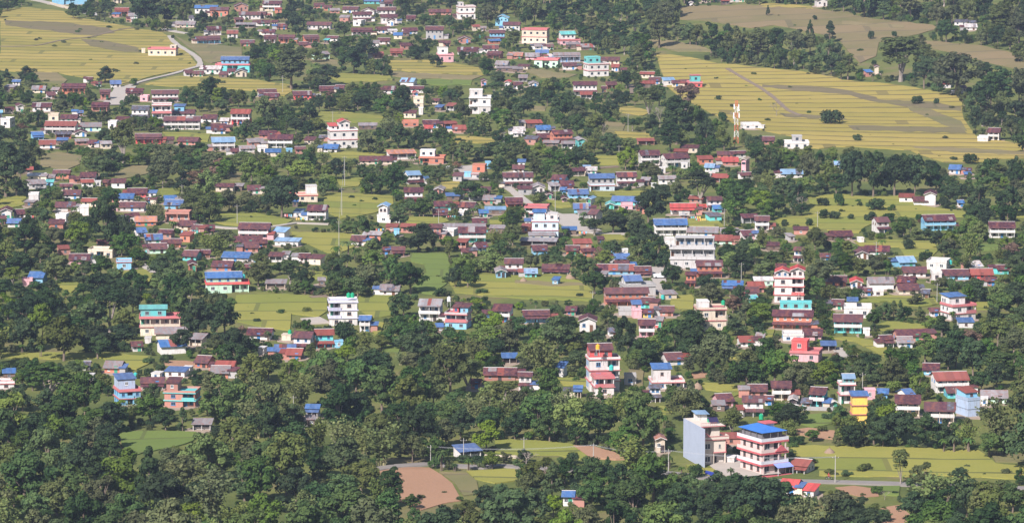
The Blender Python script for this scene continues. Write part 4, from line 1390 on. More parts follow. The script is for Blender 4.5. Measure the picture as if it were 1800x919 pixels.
for hi_, h in enumerate(HL):
    b = h['blocks'][0]; rr = random.Random(1000 + hi_)
    xc = (b['x0'] + b['x1']) / 2
    P = px2g([xc], [b['yb']])[0]; s, dl = pxs(P); sd = math.sin(dl)
    rot = b['rot'] if b['rot'] is not None else rr.choice((rr.uniform(-8, 8), rr.uniform(-19, 19)))
    rad = math.radians(rot)
    fine = s > 4.9
    Wvis = (b['x1'] - b['x0']) / s; Hv = (b['yb'] - b['yt']) / s
    typ, n = b['typ'], b['n']
    b['porch'] = b['porch'] or (typ == 'g' and n == 2 and 'k' not in b['op'] and 'np' not in b['op'])
    if typ == 'g' and n == 1 and 'nw' not in b['op'] and Hv > 3.6 and rr.random() < .3: b['porch'] = True
    D = dict(g=6.0 if n == 1 else 7.0, e=6.5, m=4.6, f=7.0)[typ]
    D = min(D, max(3.0, Wvis * (1.6 if typ == 'e' else 1.0)))
    over = {'g': .8, 'e': .8, 'm': .8, 'f': .3}[typ]
    W = max(1.8, (Wvis - over - D * abs(math.sin(rad))) / math.cos(rad))
    if typ in 'g':
        wd = D - (1.5 if (b['porch'] or 'k' in b['op']) else 0)
        H = Hv - wd / 2 * math.tan(RP) - (D - wd / 2) * sd - .2
    elif typ == 'e': H = Hv - W / 2 * math.tan(RP) - .2
    elif typ == 'm':
        rise = min(1.6, max(.5, Hv * .22)); b['rise'] = rise; H = Hv - rise - D * sd - .1
    else: H = Hv - (.55 if W > 3 else 0) - D * sd * .3
    H = min(max(H, {1: 1.7, 2: 3.9, 3: 7.0}[n]), {1: 3.7, 2: 7.2, 3: 10.5}[n])
    b['H'], b['W'], b['D'] = H, W, D
    name = {'g': 'house', 'e': 'gabled_house', 'f': 'concrete_building', 'm': 'shed'}[typ]
    # front face midpoint sits at P; the thing's origin is the centre of its footprint
    cx, cy = P[0] + math.sin(-rad) * -D / 2 * 0, P[1] + D / 2 + W / 2 * abs(math.sin(rad)) * .5
    cz = float(ground(cx, P[1]))
    th = empty(name, (cx, cy, cz), rad)
    b['rr'] = rr
    build_block(th, b, W, H, D, 0, 0, 0, s, rot, fine, True)
    z1 = H; yoff = 0.0; Dm = D; Wm = W; xbase = 0.0
    for b2 in h['blocks'][1:]:
        W2 = (b2['x1'] - b2['x0']) / s; H2 = (b2['yb'] - b2['yt']) / s
        if 'back' in b2['op']:
            D2 = 6.0; W2 = min(W2 - .3, 12) / 1.08; H3 = H2 + .4
            xo = ((b2['x0'] + b2['x1']) / 2 - xc) / s; yoff = D / 2 + D2 / 2 + .01; b2['rr'] = rr
            build_block(th, b2, W2, H3, D2, xo, yoff, 0, s, rot, fine, True)
            z1 = H3; Dm = D2; Wm = W2; xbase = xo; HB.append((cx + xo, cy + yoff, W2 / 2, D2 / 2)); continue
        D2 = min(4.6, D - 1.6) if b2['typ'] in 'fm' else min(5.6, D - 1.0)
        ovr = .8 if b2['typ'] in 'gem' else .3
        W2 = max(1.6, (W2 - ovr - D2 * abs(math.sin(rad)) * .8) / math.cos(rad)); W2 = min(W2, Wm)
        xo = ((b2['x0'] + b2['x1']) / 2 - xc) / s; xo = max(xbase - (Wm - W2) / 2, min(xbase + (Wm - W2) / 2, xo))
        if b2['typ'] == 'g': H2 = H2 - D2 / 2 * math.tan(RP)
        if b2['typ'] == 'e': H2 = H2 - W2 / 2 * math.tan(RP)
        if b2['typ'] == 'm': b2['rise'] = .7; H2 -= .9
        if b2['typ'] == 'f' and b2['roof'] in 'UMTXZNR': H2 -= .5
        if b2['on'] == 2: H2 -= .6
        H2 = min(max(H2, 1.7), 3.4)
        zz = z1 + .01 if b2['on'] == 1 else ztop2 + .01
        b2['rr'] = rr; b2['low'] = None
        q_ = build_block(th, b2, W2, H2, D2, xo, yoff + (Dm - D2) / 2 - .3, zz, s, rot, fine, False)
        if b2['on'] == 1: ztop2 = zz + H2
    tag(th, 'x', {'g': 'house', 'e': 'house', 'f': 'building', 'm': 'shed'}[typ], 'houses and sheds of the village')
    h.update(th=th, px=xc, py=(b['yt'] + b['yb']) / 2, P=P, s=s, W=W, D=D, H=H, rot=rad, c=(cx, cy, cz), fine=fine)
    if h['lm']: LM.append((xc, b['yb'], h['lm']))
    if rr.random() < .55: yard(cx, cy, W, D, rr)
    HB.append((cx, cy, W / 2 * math.cos(rad) + D / 2 * abs(math.sin(rad)), D / 2 + W / 2 * abs(math.sin(rad))))
    for q in h['blocks']:
        yt, yb = q['yt'], q['yb']
        if q is b: yb = yb - (yb - yt) * (.30 if not h['label'] else .15)
        if q is b: fill_keep([(q['x0'] - 1, yb), (q['x1'] + 1, yb), (q['x1'] + 1, q['yb'] - 1), (q['x0'] - 1, q['yb'] - 1)], SOFT)
        fill_keep([(q['x0'] - 1, yt - 1), (q['x1'] + 1, yt - 1), (q['x1'] + 1, yb), (q['x0'] - 1, yb)])
nout = 0; tries = 0; ro = random.Random(77); OUT = []
while nout < 90 and tries < 4000:
    tries += 1
    h = ro.choice(HL[:330]); q = h['blocks'][0]
    x = h['px'] + ro.uniform(-1, 1) * 26 * h['s'] / 5; y = q['yb'] + ro.uniform(-16, 9) * h['s'] / 5
    if not (5 < x < 1795 and 8 < y < 700): continue
    P = px2g([x], [y])[0]; s, dl = pxs(P); W = ro.uniform(2.6, 6.5); D = ro.uniform(2.6, 4.2); Hh = ro.uniform(1.7, 2.4)
    xa, xb, ya, yb = int((x - W*s/2) / 2), int((x + W*s/2) / 2) + 1, int((y - 3.2*s) / 2), int(y / 2)
    if xa < 0 or ya < 0: continue
    if KEEP[ya:yb, xa:xb].mean() > .12: continue
    if any(abs(a[0] - P[0]) < a[2] + W/2 + .5 and abs(a[1] - P[1]) < a[3] + D/2 + .5 for a in HB): continue
    wc = ro.choice('SSCCGWWKO'); rc = ro.choice('MMMMXXZZKU'); typ = ro.choice('gmm')
    b = dict(typ=typ, n=1, wall=wc, roof=rc, op={'o'} if typ == 'm' and ro.random() < .35 else set(), band=None, rec=None, rec_from=1, low=None, on=0, porch=False, rr=ro, rise=ro.uniform(.6, 1.1))
    rz = math.radians(ro.uniform(-22, 22)); th = empty('shed', (P[0], P[1] + D/2, float(ground(P[0], P[1]))), rz)
    build_block(th, b, W, Hh, D, 0, 0, 0, s, math.degrees(rz), s > 4.9, True if typ == 'm' else False)
    tag(th, 'x', 'shed', 'houses and sheds of the village')
    OUT.append((th, x, y, 'little %s %s shed, %s roof' % (WALLN[wc], 'ridged' if typ == 'g' else 'lean-to', ROOFN[rc])))
    HB.append((P[0], P[1] + D/2, W/2, D/2)); fill_keep([(x - W*s/2, y - 3*s), (x + W*s/2, y - 3*s), (x + W*s/2, y - .6*s), (x - W*s/2, y - .6*s)])
    nout += 1
HBA = np.array(HB)

# ------------------------------------------------------------------ the two tall buildings by the lower road
def tower_blue():
    P = px2g([1240], [817])[0]; s, dl = pxs(P)
    th = empty('concrete_building', (P[0], P[1] + 5.5, P[2]), math.radians(17))
    tag(th, 'tall bare grey-blue sided concrete building with pink-edged beige front and carport', 'building', 'houses and sheds of the village')
    W, D = 6.7, 12.0; w, d = W/2, D/2; fs = 3.15
    beige, blue, pink = plain('beige_front_plaster', (.56, .49, .42), .9, nscale=.6, var=.12), plain('bluish_bare_wall', (.33, .37, .46), .9, nscale=.5, var=.12), paint('F')
    MB().box(-w, -w + .18, -d - 3.2, d, -.8, 3*fs + .2).build('side_wall', blue, th)
    # left tall part
    MB().box(-w + .184, -w + 3.3, -d, d, -.8, 2*fs).build('wall', beige, th)
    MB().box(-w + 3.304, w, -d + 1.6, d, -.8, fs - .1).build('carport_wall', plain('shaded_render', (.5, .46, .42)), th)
    for x in (-w + 3.5, w - .2): MB().box(x - .16, x + .16, -d - .1, -d + .22, -.8, fs - .1).build('column', beige, th)
    MB().box(-w + 3.304, w + .1, -d - .25, d, fs - .096, fs + .1).build('slab', pink, th)
    MB().box(-w + 3.304, w, -d, d, fs + .104, 2*fs).build('wall', beige, th)
    MB().box(-w + .19, w + .7, -d - .35, d + .2, 2*fs + .004, 2*fs + .2).build('slab', beige, th)
    t = MB(); t.box(-w + .19, w + .7, -d - .40, -d - .354, 2*fs - .08, 2*fs + .12).box(-w + .19, w + .7, -d - .40, -d - .354, 2*fs + .75, 2*fs + .95); t.build('pink_edge', pink, th)
    t = MB(); t.box(-w + .19, w + .7, -d - .35, -d - .25, 2*fs + .204, 2*fs + .95).box(w + .6, w + .7, -d - .246, -d + 2.5, 2*fs + .204, 2*fs + .95); t.build('terrace_rail', beige, th)
    # upper floor set back, with stair
    MB().box(-w + .184, w - 1.2, -d + 3.0, d, 2*fs + .204, 3*fs).build('wall', beige, th)
    MB().box(-w + 3.4, w - 1.2, -d + 1.2, -d + 2.996, 2*fs + .204, 3*fs - .1).build('room', beige, th)
    t = MB(); slab2(t, (-w + .9, -d + .8, 2*fs + 2.2), (-w + 1.0, -d + .3, 2*fs + 2.2), (-w + 3.2, -d + .3, 2*fs + .5), (-w + 3.1, -d + .8, 2*fs + .5), .25); t.build('stair', pink, th)
    MB().box(-w + .184, w - .1, -d + .2, d + .1, 3*fs + .004, 3*fs + .18).build('slab', beige, th)
    MB().box(-w + .184, w - .06, -d + .14, -d + .196, 3*fs - .02, 3*fs + .2).build('pink_edge', pink, th)
    t = MB()
    for k in range(9): t.tube((-w + .4 + k * .5, -d + .3, 3*fs + .18), (-w + .4 + k * .5, -d + .3, 3*fs + 1.0), .03)
    t.tube((-w + .4, -d + .3, 3*fs + 1.0), (-w + 4.4, -d + .3, 3*fs + 1.0), .04); t.build('railing', pink, th)
    MB().box(-w + .19, -w + .9, -d - .03, -d - .004, -.6, 2*fs).build('pink_edge', beige, th)
    MB().box(-w + .9, -w + 1.05, -d - .06, -d - .002, -.6, 3*fs - .3).build('pink_edge', pink, th)
    MB().box(w - .1, w + .06, -d - .06, -d - .002, fs + .12, 2*fs).build('pink_edge', pink, th)
    for z in (1.6, fs + 1.6): window(th, -w + 2.0, -d - .004, z, 1.4, 1.35, 0)
    window(th, w - 1.6, -d - .004, fs + 1.5, .5, .9, 3); window(th, -w + 2.3, -d + 3.0 - .004, 2*fs + 1.4, .9, 1.2, 3)
    door(th, -w + 4.4, -d + 1.6 - .004, 0, 3)
    MB().box(-1.2, 1.4, 2.2, 4.6, 3*fs + .19, 3*fs + 1.9).build('roof_room', paint('W'), th)
    t = MB(); slab2(t, (-1.8, 1.4, 3*fs + 1.95), (1.8, 1.4, 3*fs + 1.75), (1.8, 4.8, 3*fs + 2.2), (-1.8, 4.8, 3*fs + 2.3), .08); t.build('roof', roofm('N'), th)
    sp = empty('solar_panel', (P[0] + 2.0, P[1] + 3.4, P[2] + 3*fs + .2), math.radians(14))
    t = MB(); slab2(t, (-1.2, -.7, .5), (1.2, -.7, .5), (1.2, .7, 1.4), (-1.2, .7, 1.4), .06); t.build('panel', plain('solar_cells', (.03, .025, .07), .2), sp)
    t = MB()
    for x in (-1, 1): t.tube((x, -.6, 0), (x, -.6, .5), .04).tube((x, .6, 0), (x, .6, 1.3), .04)
    t.build('stand', plain('dark_steel', (.12, .12, .12), .5), sp); tag(sp, 'dark tilted solar panel on the roof of the tall blue-sided building', 'solar panel')
    return th, (1186, 742, 1262, 818), P, W, D
def hotel():
    P = px2g([1345], [836])[0]; s, dl = pxs(P); rot = math.radians(-24 + 48)
    th = empty('hotel_building', (P[0] - .3, P[1] + 6.0, P[2]), math.radians(31))
    tag(th, 'four-storey beige hotel with red bands, grey balconies and bright blue canopy roof', 'building', 'houses and sheds of the village')
    W, D = 6.6, 9.2; w, d = W/2, D/2; fs = 2.75
    be, band, rail = plain('beige_hotel_plaster', (.56, .44, .41), .85, nscale=.5, var=.1), plain('brick_red_band', (.46, .11, .12), .7), plain('pale_balcony_rail', (.55, .56, .60), .6)
    rnd = random.Random(3)
    for f in range(3):
        zb = -.8 if f == 0 else f * fs; zt = (f + 1) * fs - .25
        if f >= 1:
            MB().box(-w, w - 3.2, -d, d, zb, zt).build('wall', be, th); MB().box(w - 3.196, w, -d + 1.4, d, zb, zt).build('recessed_wall', be, th)
        else: MB().box(-w, w, -d + .2, d, zb, zt).build('wall', be, th)
        o = .7; zt -= .2
        MB().box(-w - o, w + o, -d - o, d + .6, zt + .003, zt + .45).build('slab', band, th)
        t = MB(); t.box(-w - o + .05, w + o - .05, -d - o + .05, -d - o + .1, zt + .454, zt + 1.25).box(-w - o + .05, -w - o + .1, -d - o + .104, d + .5, zt + .454, zt + 1.25).box(w + o - .1, w + o - .05, -d - o + .104, d + .5, zt + .454, zt + 1.25)
        t.build('balcony_rail', be if f == 1 else rail, th)
        y = -d - .004 if f else -d + .196
        for x in (-w + 1.5,): window(th, x, y, f*fs + 1.5, 1.3, 1.4, 3)
        if f: window(th, w - 1.6, -d + 1.396, f*fs + 1.4, 1.8, 1.5, 3)
        for yy in (-d + 1.6, -d + 4.4, -d + 7.4): window(th, -w - .004, yy, f*fs + 1.5, 1.0, 1.4, 1, 'l')
        for yy in (-d + 3.0, -d + 6.6): window(th, w + .004, yy, f*fs + 1.5, 1.0, 1.4, 1, 'r')
        for x in (-w + .1, 1.2, w - .12): MB().box(x - .13, x + .13, -d - o + .15, -d - o + .41, zb if f else -.8, zt).build('column', be, th)
    door(th, 1.0, -d + .196, 0, 3)
    # gabled balcony crown
    z = 2*fs
    t = MB(); t.hexa([(w - 3.4, -d - .95, z + .1), (w + .2, -d - .95, z + .1), (w + .2, -d - .72, z + .1), (w - 3.4, -d - .72, z + .1), (w - 1.75, -d - .95, z + 1.6), (w - 1.45, -d - .95, z + 1.6), (w - 1.45, -d - .72, z + 1.6), (w - 1.75, -d - .72, z + 1.6)]); t.build('pediment', band, th)
    # top floor: open, dark behind, blue roof on posts
    z3 = 3*fs
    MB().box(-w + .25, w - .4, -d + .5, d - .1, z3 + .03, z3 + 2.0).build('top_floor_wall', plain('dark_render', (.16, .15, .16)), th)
    for x in (-w - .2, -w/3, w/3, w + .2):
        for y in (-d - .3, d - .1): MB().tube((x, y, z3), (x, y, z3 + 2.15), .09).build('post', plain('dark_steel', (.12, .12, .12), .5), th)
    for y in (-d + 2.2, -d + 4.8, -d + 7.4): MB().tube((-w - .2, y, z3), (-w - .2, y, z3 + 2.15), .09).build('post', plain('dark_steel', (.12, .12, .12), .5), th)
    t = MB(); e = .5
    a = [(-w - e, -d - e, z3 + 2.15), (w + e, -d - e, z3 + 2.15), (w + e, d + .5, z3 + 2.15), (-w - e, d + .5, z3 + 2.15)]
    r1, r2 = (0, -d + 2.2, z3 + 3.2), (0, d - 2.2, z3 + 3.2)
    t.poly([a[0], a[1], r1]); t.poly([a[1], a[2], r2, r1]); t.poly([a[2], a[3], r2]); t.poly([a[3], a[0], r1, r2]); t.poly([a[3], a[2], a[1], a[0]])
    t.build('canopy_roof', plain('bright_blue_sheet_roof', (.04, .15, .46), .6, nscale=.4), th)
    t = MB(); slab2(t, (-.5, -d - 2.6, 2.0), (w + .9, -d - 2.6, 2.0), (w + .9, -d - .72, 2.7), (-.5, -d - .72, 2.7), .05); t.build('awning', plain('pale_blue_awning', (.22, .28, .62), .6), th)
    for x in (-.3, w + .7): MB().tube((x, -d - 2.5, -.8), (x, -d - 2.5, 2.0), .06).build('awning_post', rail, th)
    MB().box(-w - .7, w + .7, -d - 2.4, -d - .8, -.8, .12).build('plinth', band, th)
    # rear stair tower with small red canopy
    MB().box(w - 1.6, w + .8, d - 3.6, d - 1.2, z3 + .01, z3 + 3.0).build('stair_room', paint('W'), th)
    MB().box(w - 2.1, w + 1.3, d - 4.1, d - .7, z3 + 3.004, z3 + 3.2).build('stair_slab', band, th)
    return th, (1302, 748, 1385, 836), P, W, D
for fn in (tower_blue, hotel):
    th, (x0, y0, x1, y1), P, W, D = fn()
    s, dl = pxs(P); c_ = tuple(th.location)
    HL.append(dict(th=th, px=(x0 + x1) / 2, blocks=[dict(x0=x0, x1=x1, yt=y0, yb=y1)], P=P, s=s, W=W, D=D, H=9, rot=0, c=c_, lm=None, label='x'))
    HB.append((c_[0], c_[1], W / 2 + 1.5, D / 2 + 1.5)); fill_keep([(x0, y0), (x1, y0), (x1, y1 + 2), (x0, y1 + 2)])
LM.append((1222, 817, 'the tall blue-sided building')); LM.append((1344, 836, 'the blue-canopied hotel'))
LM.append((1294, 252, 'the telecom tower'))
LM += [(1468, 200, 'the lone field bush'), (1660, 60, 'the upper hill meadow'), (60, 600, 'the left edge woods'), (735, 860, 'the big brown field'), (275, 775, 'the lower left meadow'),
       (1600, 815, 'the lower right paddy'), (150, 85, 'the upper left paddy'), (1450, 200, 'the wide terraced field'), (1160, 60, 'the upper right wood'), (540, 850, 'the lower central woods'),
       (120, 830, 'the lower left woods'), (1150, 890, 'the bottom centre woods'), (1000, 650, 'the central green plot'), (840, 500, 'the long central paddy'), (600, 430, 'the pole-line meadow')]
HBA = np.array(HB)

ORD = ['nearest', 'second', 'third', 'fourth', 'fifth', 'sixth', 'seventh', 'eighth', 'ninth', 'tenth', 'eleventh', 'twelfth', 'thirteenth', 'fourteenth',
       'fifteenth', 'sixteenth', 'seventeenth', 'eighteenth', 'nineteenth', 'twentieth']
def relate(items):
    """items: (object, x, y, description). Label each by its look and its rank beside the nearest landmark."""
    groups = {}
    for o, x, y, d in items:
        best = min(LM, key=lambda l: math.hypot(l[0] - x, (l[1] - y) * 1.6) if math.hypot(l[0] - x, l[1] - y) > 6 else 1e9)
        dx, dy = x - best[0], (y - best[1]) * 1.6
        rel = ('right of' if dx > 0 else 'left of') if abs(dx) > abs(dy) else ('in front of' if dy > 0 else 'behind')
        groups.setdefault((d, rel, best[2]), []).append((math.hypot(dx, dy), o))
    for (d, rel, lm), L in groups.items():
        L.sort(key=lambda t: t[0])
        for k, (_, o) in enumerate(L):
            if len(L) == 1: o['label'] = '%s, %s %s' % (d, rel, lm)
            else: o['label'] = '%s, %s %s %s' % (d, ORD[min(k, 19)], rel, lm)
items = []
for h in HL:
    b = h['blocks'][0]
    if h['label'] == 'x': continue
    if h['label']: h['th']['label'] = h['label']; continue
    wn_, rn = WALLN[b['wall']], ROOFN[b['roof']]
    if b['typ'] == 'f': d = '%s flat-roofed %s block' % (wn_, NUMW[b['n']])
    elif b['typ'] == 'm': d = 'low %s shed, %s roof' % (wn_, rn)
    elif b['typ'] == 'e': d = '%s gable-fronted house, %s roof' % (wn_, rn)
    else: d = '%s %s house, %s roof' % (wn_, NUMW[b['n']], rn)
    items.append((h['th'], h['px'], h['blocks'][0]['yb'], d))
relate(items + OUT)
WASH = []
for h in ro.sample([h for h in HL[:330] if h.get('fine')], 28):
    x = h['px'] + ro.choice((-1, 1)) * (h['W'] / 2 + 2.4) * h['s']; y = h['blocks'][0]['yb'] + 3
    P = px2g([x], [y])[0]; L = ro.uniform(3, 4.5)
    if any(abs(a[0] - P[0]) < a[2] + L/2 and abs(a[1] - P[1]) < a[3] + .6 for a in HB): continue
    t = empty('clothes_line', tuple(P), math.radians(ro.uniform(-15, 15)))
    for sx in (-1, 1): MB().tube((0, 0, -.3), (0, 0, 1.8), .05).build('post', BARK, t, (sx * L/2, 0, 0))
    MB().tube((-L/2, 0, 1.72), (L/2, 0, 1.72), .012, n=4).build('line', plain('dark_steel', (.12, .12, .12), .5), t)
    for k in range(int(L / .75)):
        c_ = ro.choice('RBYWPTU' if False else 'RBYWPT'); wd = ro.uniform(.4, .62); hh = ro.uniform(.5, 1.1)
        MB().box(-wd/2, wd/2, -.025, .025, -hh, 0).build('garment', paint(c_), t, (-L/2 + .5 + k * .75, 0, 1.70))
    tag(t, 'x', 'washing line', 'washing lines'); WASH.append((t, x, y, 'short line of coloured washing'))
relate(WASH)

# ------------------------------------------------------------------ vegetation meshes
def quads_mesh(name, C, Nrm, size, mats, midx=None, extra=None):
    """leaf clumps: one small folded quad per centre C with normal Nrm."""
    n = len(C)
    up = rng.normal(size=(n, 3)); U = np.cross(Nrm, up); U /= np.linalg.norm(U, axis=1)[:, None] + 1e-9
    V = np.cross(Nrm, U)
    s = np.asarray(size)[:, None] * .5
    asp = rng.uniform(.6, 1.0, (n, 1))
    q = np.stack([C - U*s - V*s*asp, C + U*s - V*s*asp*.6, C + U*s*.8 + V*s*asp, C - U*s*.7 + V*s*asp], 1).reshape(-1, 3)
    f = np.arange(4 * n, dtype='i4').reshape(-1, 4)
    ev = np.zeros((0, 3)); ef = []
    if extra: ev = np.array(extra.v, float); ef = extra.f
    me = bpy.data.meshes.new(name)
    nv = len(q) + len(ev); me.vertices.add(nv); me.vertices.foreach_set('co', np.concatenate([q, ev]).astype('f4').ravel())
    ls = [4] * n + [len(t) for t in ef]
    idx = np.concatenate([f.ravel()] + [np.array(t, 'i4') + len(q) for t in ef]) if ef else f.ravel()
    me.loops.add(len(idx)); me.loops.foreach_set('vertex_index', idx.astype('i4'))
    me.polygons.add(len(ls)); me.polygons.foreach_set('loop_start', np.concatenate([[0], np.cumsum(ls)[:-1]]).astype('i4'))
    for m_ in mats: me.materials.append(m_)
    if ef:
        mi = np.zeros(len(ls), 'i4'); mi[n:] = 1; me.polygons.foreach_set('material_index', mi)
    me.update(); return me
def unit(n):
    v = rng.normal(size=(n, 3)); return v / np.linalg.norm(v, axis=1)[:, None]
def crown_pts(kind, seed):
    """nominal crown 8 m wide: leaf centres, normals, sizes and the clump centres."""
    global rng
    rng = np.random.default_rng(seed)
    if kind == 'broad': nc, W, zc, rz, per, cr, lf = 36, 3.5, 4.9, 3.6, 115, (.75, 1.55), .45
    elif kind == 'tall': nc, W, zc, rz, per, cr, lf = 40, 2.7, 7.4, 5.9, 105, (.7, 1.5), .46
    elif kind == 'forked': nc, W, zc, rz, per, cr, lf = 26, 3.3, 9.2, 3.9, 95, (.9, 1.45), .45
    elif kind == 'bush': nc, W, zc, rz, per, cr, lf = 16, 3.0, 1.8, 1.4, 80, (1.1, 1.6), .46
    elif kind == 'shrub': nc, W, zc, rz, per, cr, lf = 8, 3.0, 1.2, .7, 40, (.9, 1.5), .62
    elif kind == 'cone': nc, W, zc, rz, per, cr, lf = 26, 3.0, 6.0, 5.0, 80, (.8, 1.2), .48
    d = unit(nc * 3); d[:, 2] = np.where(d[:, 2] < -.75, -d[:, 2], d[:, 2]); d = d[:nc]
    r = rng.uniform(.35, 1.0, (nc, 1)) ** .6
    cc = d * r * [W, W, rz]; cc[:, 2] += zc
    if kind == 'cone':
        t = rng.uniform(0, 1, nc); a = rng.uniform(0, 2*np.pi, nc); rr_ = (1 - t) * W * rng.uniform(.5, 1, nc) + .1
        cc = np.stack([rr_*np.cos(a), rr_*np.sin(a), 1.8 + t * 9.2], 1)
    if kind == 'broad':
        lob = unit(3) * [1.5, 1.5, .8]; cc += lob[rng.integers(0, 3, nc)]
    crr = rng.uniform(*cr, nc)
    if kind == 'cone': crr *= 1.25 - .7 * (cc[:, 2] - 1.8) / 9.2
    P, Nn, S = [], [], []
    for c_, r_ in zip(cc, crr):
        o = unit(per); o[:, 2] = np.where(rng.random(per) < .6, np.abs(o[:, 2]), o[:, 2])
        rad = r_ * rng.uniform(.55, 1.12, (per, 1))
        P.append(c_ + o * rad * [1, 1, .78])
        nn = o + unit(per) * .65 + [0, 0, .25]; Nn.append(nn / np.linalg.norm(nn, axis=1)[:, None])
        S.append(lf * rng.uniform(.6, 1.45, per))
    return np.concatenate(P), np.concatenate(Nn), np.concatenate(S), cc
def trunk_mb(kind, cc, seed):
    rr = random.Random(seed); mb = MB()
    if kind in ('bush', 'shrub'):
        for k in range(4):
            c_ = cc[k]; mb.tube((rr.uniform(-.2, .2), rr.uniform(-.2, .2), -.3), tuple(c_), .08, .03, 5)
        return mb
    h = {'broad': 3.0, 'tall': 4.5, 'forked': 2.2, 'cone': 9.0}[kind]; r0 = {'broad': .30, 'tall': .34, 'forked': .42, 'cone': .24}[kind]
    bend = rr.uniform(-.3, .3)
    mb.tube((0, 0, -.6), (bend * .4, 0, h * .55), r0, r0 * .8, 8); mb.tube((bend * .4, 0, h * .5), (bend, 0, h), r0 * .8, r0 * .62, 8)
    if kind == 'cone': return mb
    k = 0
    for c_ in sorted(map(tuple, cc), key=lambda t: rr.random())[:7 if kind != 'forked' else 5]:
        st = (bend, 0, h * (.9 if kind != 'forked' else rr.uniform(.6, .95)))
        md = ((st[0] + c_[0]) / 2 * 1.05, (st[1] + c_[1]) / 2, (st[2] + c_[2]) / 2 + .2)
        mb.tube(st, md, r0 * .5, r0 * .32, 6); mb.tube(md, c_, r0 * .32, r0 * .12, 5)
    return mb
def palm_parts(seed, banana):
    rr = random.Random(seed); tm = MB(); lm_ = MB()
    n = 3 if banana else 1
    for q in range(n):
        bx, by = (rr.uniform(-1.4, 1.4), rr.uniform(-1.4, 1.4)) if banana else (0, 0)
        h = rr.uniform(2.0, 3.0) if banana else 5.5
        tm.tube((bx, by, -.3), (bx + .1, by, h), .18 if banana else .2, .12, 7)
        for k in range(9 if banana else 16):
            a = 2 * math.pi * k / (9 if banana else 16) + rr.uniform(-.2, .2); L = rr.uniform(2.0, 2.9); el = rr.uniform(.5, 1.25)
            px, pz = 0.0, h; w = .34 if banana else .28; pts = []
            ang = el
            for j in range(7):
                wj = w * math.sin(math.pi * (j + .6) / 7.2)
                pts.append((px, pz, wj)); px += L / 6 * math.cos(ang); pz += L / 6 * math.sin(ang); ang -= .38
            for j in range(6):
                (p0, z0_, w0), (p1, z1_, w1) = pts[j], pts[j+1]
                ca, sa = math.cos(a), math.sin(a)
                def q_(p, z, w_): return (bx + p*ca - w_*sa, by + p*sa + w_*ca, z)
                lm_.poly([q_(p0, z0_, -w0), q_(p1, z1_, -w1), q_(p1, z1_ + .05, 0), q_(p0, z0_ + .05, 0)])
                lm_.poly([q_(p0, z0_ + .05, 0), q_(p1, z1_ + .05, 0), q_(p1, z1_, w1), q_(p0, z0_, w0)])
    return lm_, tm
def bamboo_parts(seed):
    global rng
    rng = np.random.default_rng(seed); rr = random.Random(seed); tm = MB(); P = []
    for k in range(26):
        a = rr.uniform(0, 2*math.pi); lean = rr.uniform(.05, .5); H = rr.uniform(7.5, 11.5); bx, by = rr.uniform(-.9, .9), rr.uniform(-.9, .9)
        pr = None
        for j in range(7):
            t = j / 6; d = lean * H * t * t * .95; z = H * (t - .12 * t ** 3 * lean * 3)
            p = (bx + d * math.cos(a), by + d * math.sin(a), z)
            if pr: tm.tube(pr, p, .06 * (1.1 - t), .05 * (1.05 - t), 4, False)
            if t > .3:
                for _ in range(11): P.append((p[0] + rr.gauss(0, .5), p[1] + rr.gauss(0, .5), p[2] + rr.gauss(0, .55)))
            pr = p
    C = np.array(P); n = len(C); nn = unit(n) + [0, 0, .5]; nn /= np.linalg.norm(nn, axis=1)[:, None]
    return C, nn, rng.uniform(.3, .75, n), tm
def bare_parts(seed):
    rr = random.Random(seed); mb = MB()
    def br(p, d, L, r, lv):
        q = (p[0] + d[0]*L, p[1] + d[1]*L, p[2] + d[2]*L); mb.tube(p, q, r, r * .65, 5, False)
        if lv == 0: return
        for _ in range(3):
            nd = Vector((d[0] + rr.uniform(-.75, .75), d[1] + rr.uniform(-.75, .75), d[2] * .8 + rr.uniform(0, .4))).normalized()
            br(q, nd, L * .72, r * .62, lv - 1)
    br((0, 0, -.4), (0, 0, 1), 3.6, .24, 4)
    return mb
BAMB = leafmat('bamboo_foliage', (.085, .115, .035), (.15, .175, .055))
CULM = plain('bamboo_culm', (.42, .38, .20), .6)
VAR = {}          # kind -> list of (crown mesh, trunk mesh, full-tree mesh per tone)
NOM = dict(broad=(8.8, 9.2), tall=(7.6, 14.2), forked=(8.6, 14.0), bush=(7.6, 4.3), shrub=(7.6, 2.9), cone=(6.2, 12.2), palm=(5.0, 6.5), banana=(6.4, 4.6), bamboo=(9.0, 10.8), bare=(7.5, 11.0))
TONES = 'dmoyr'
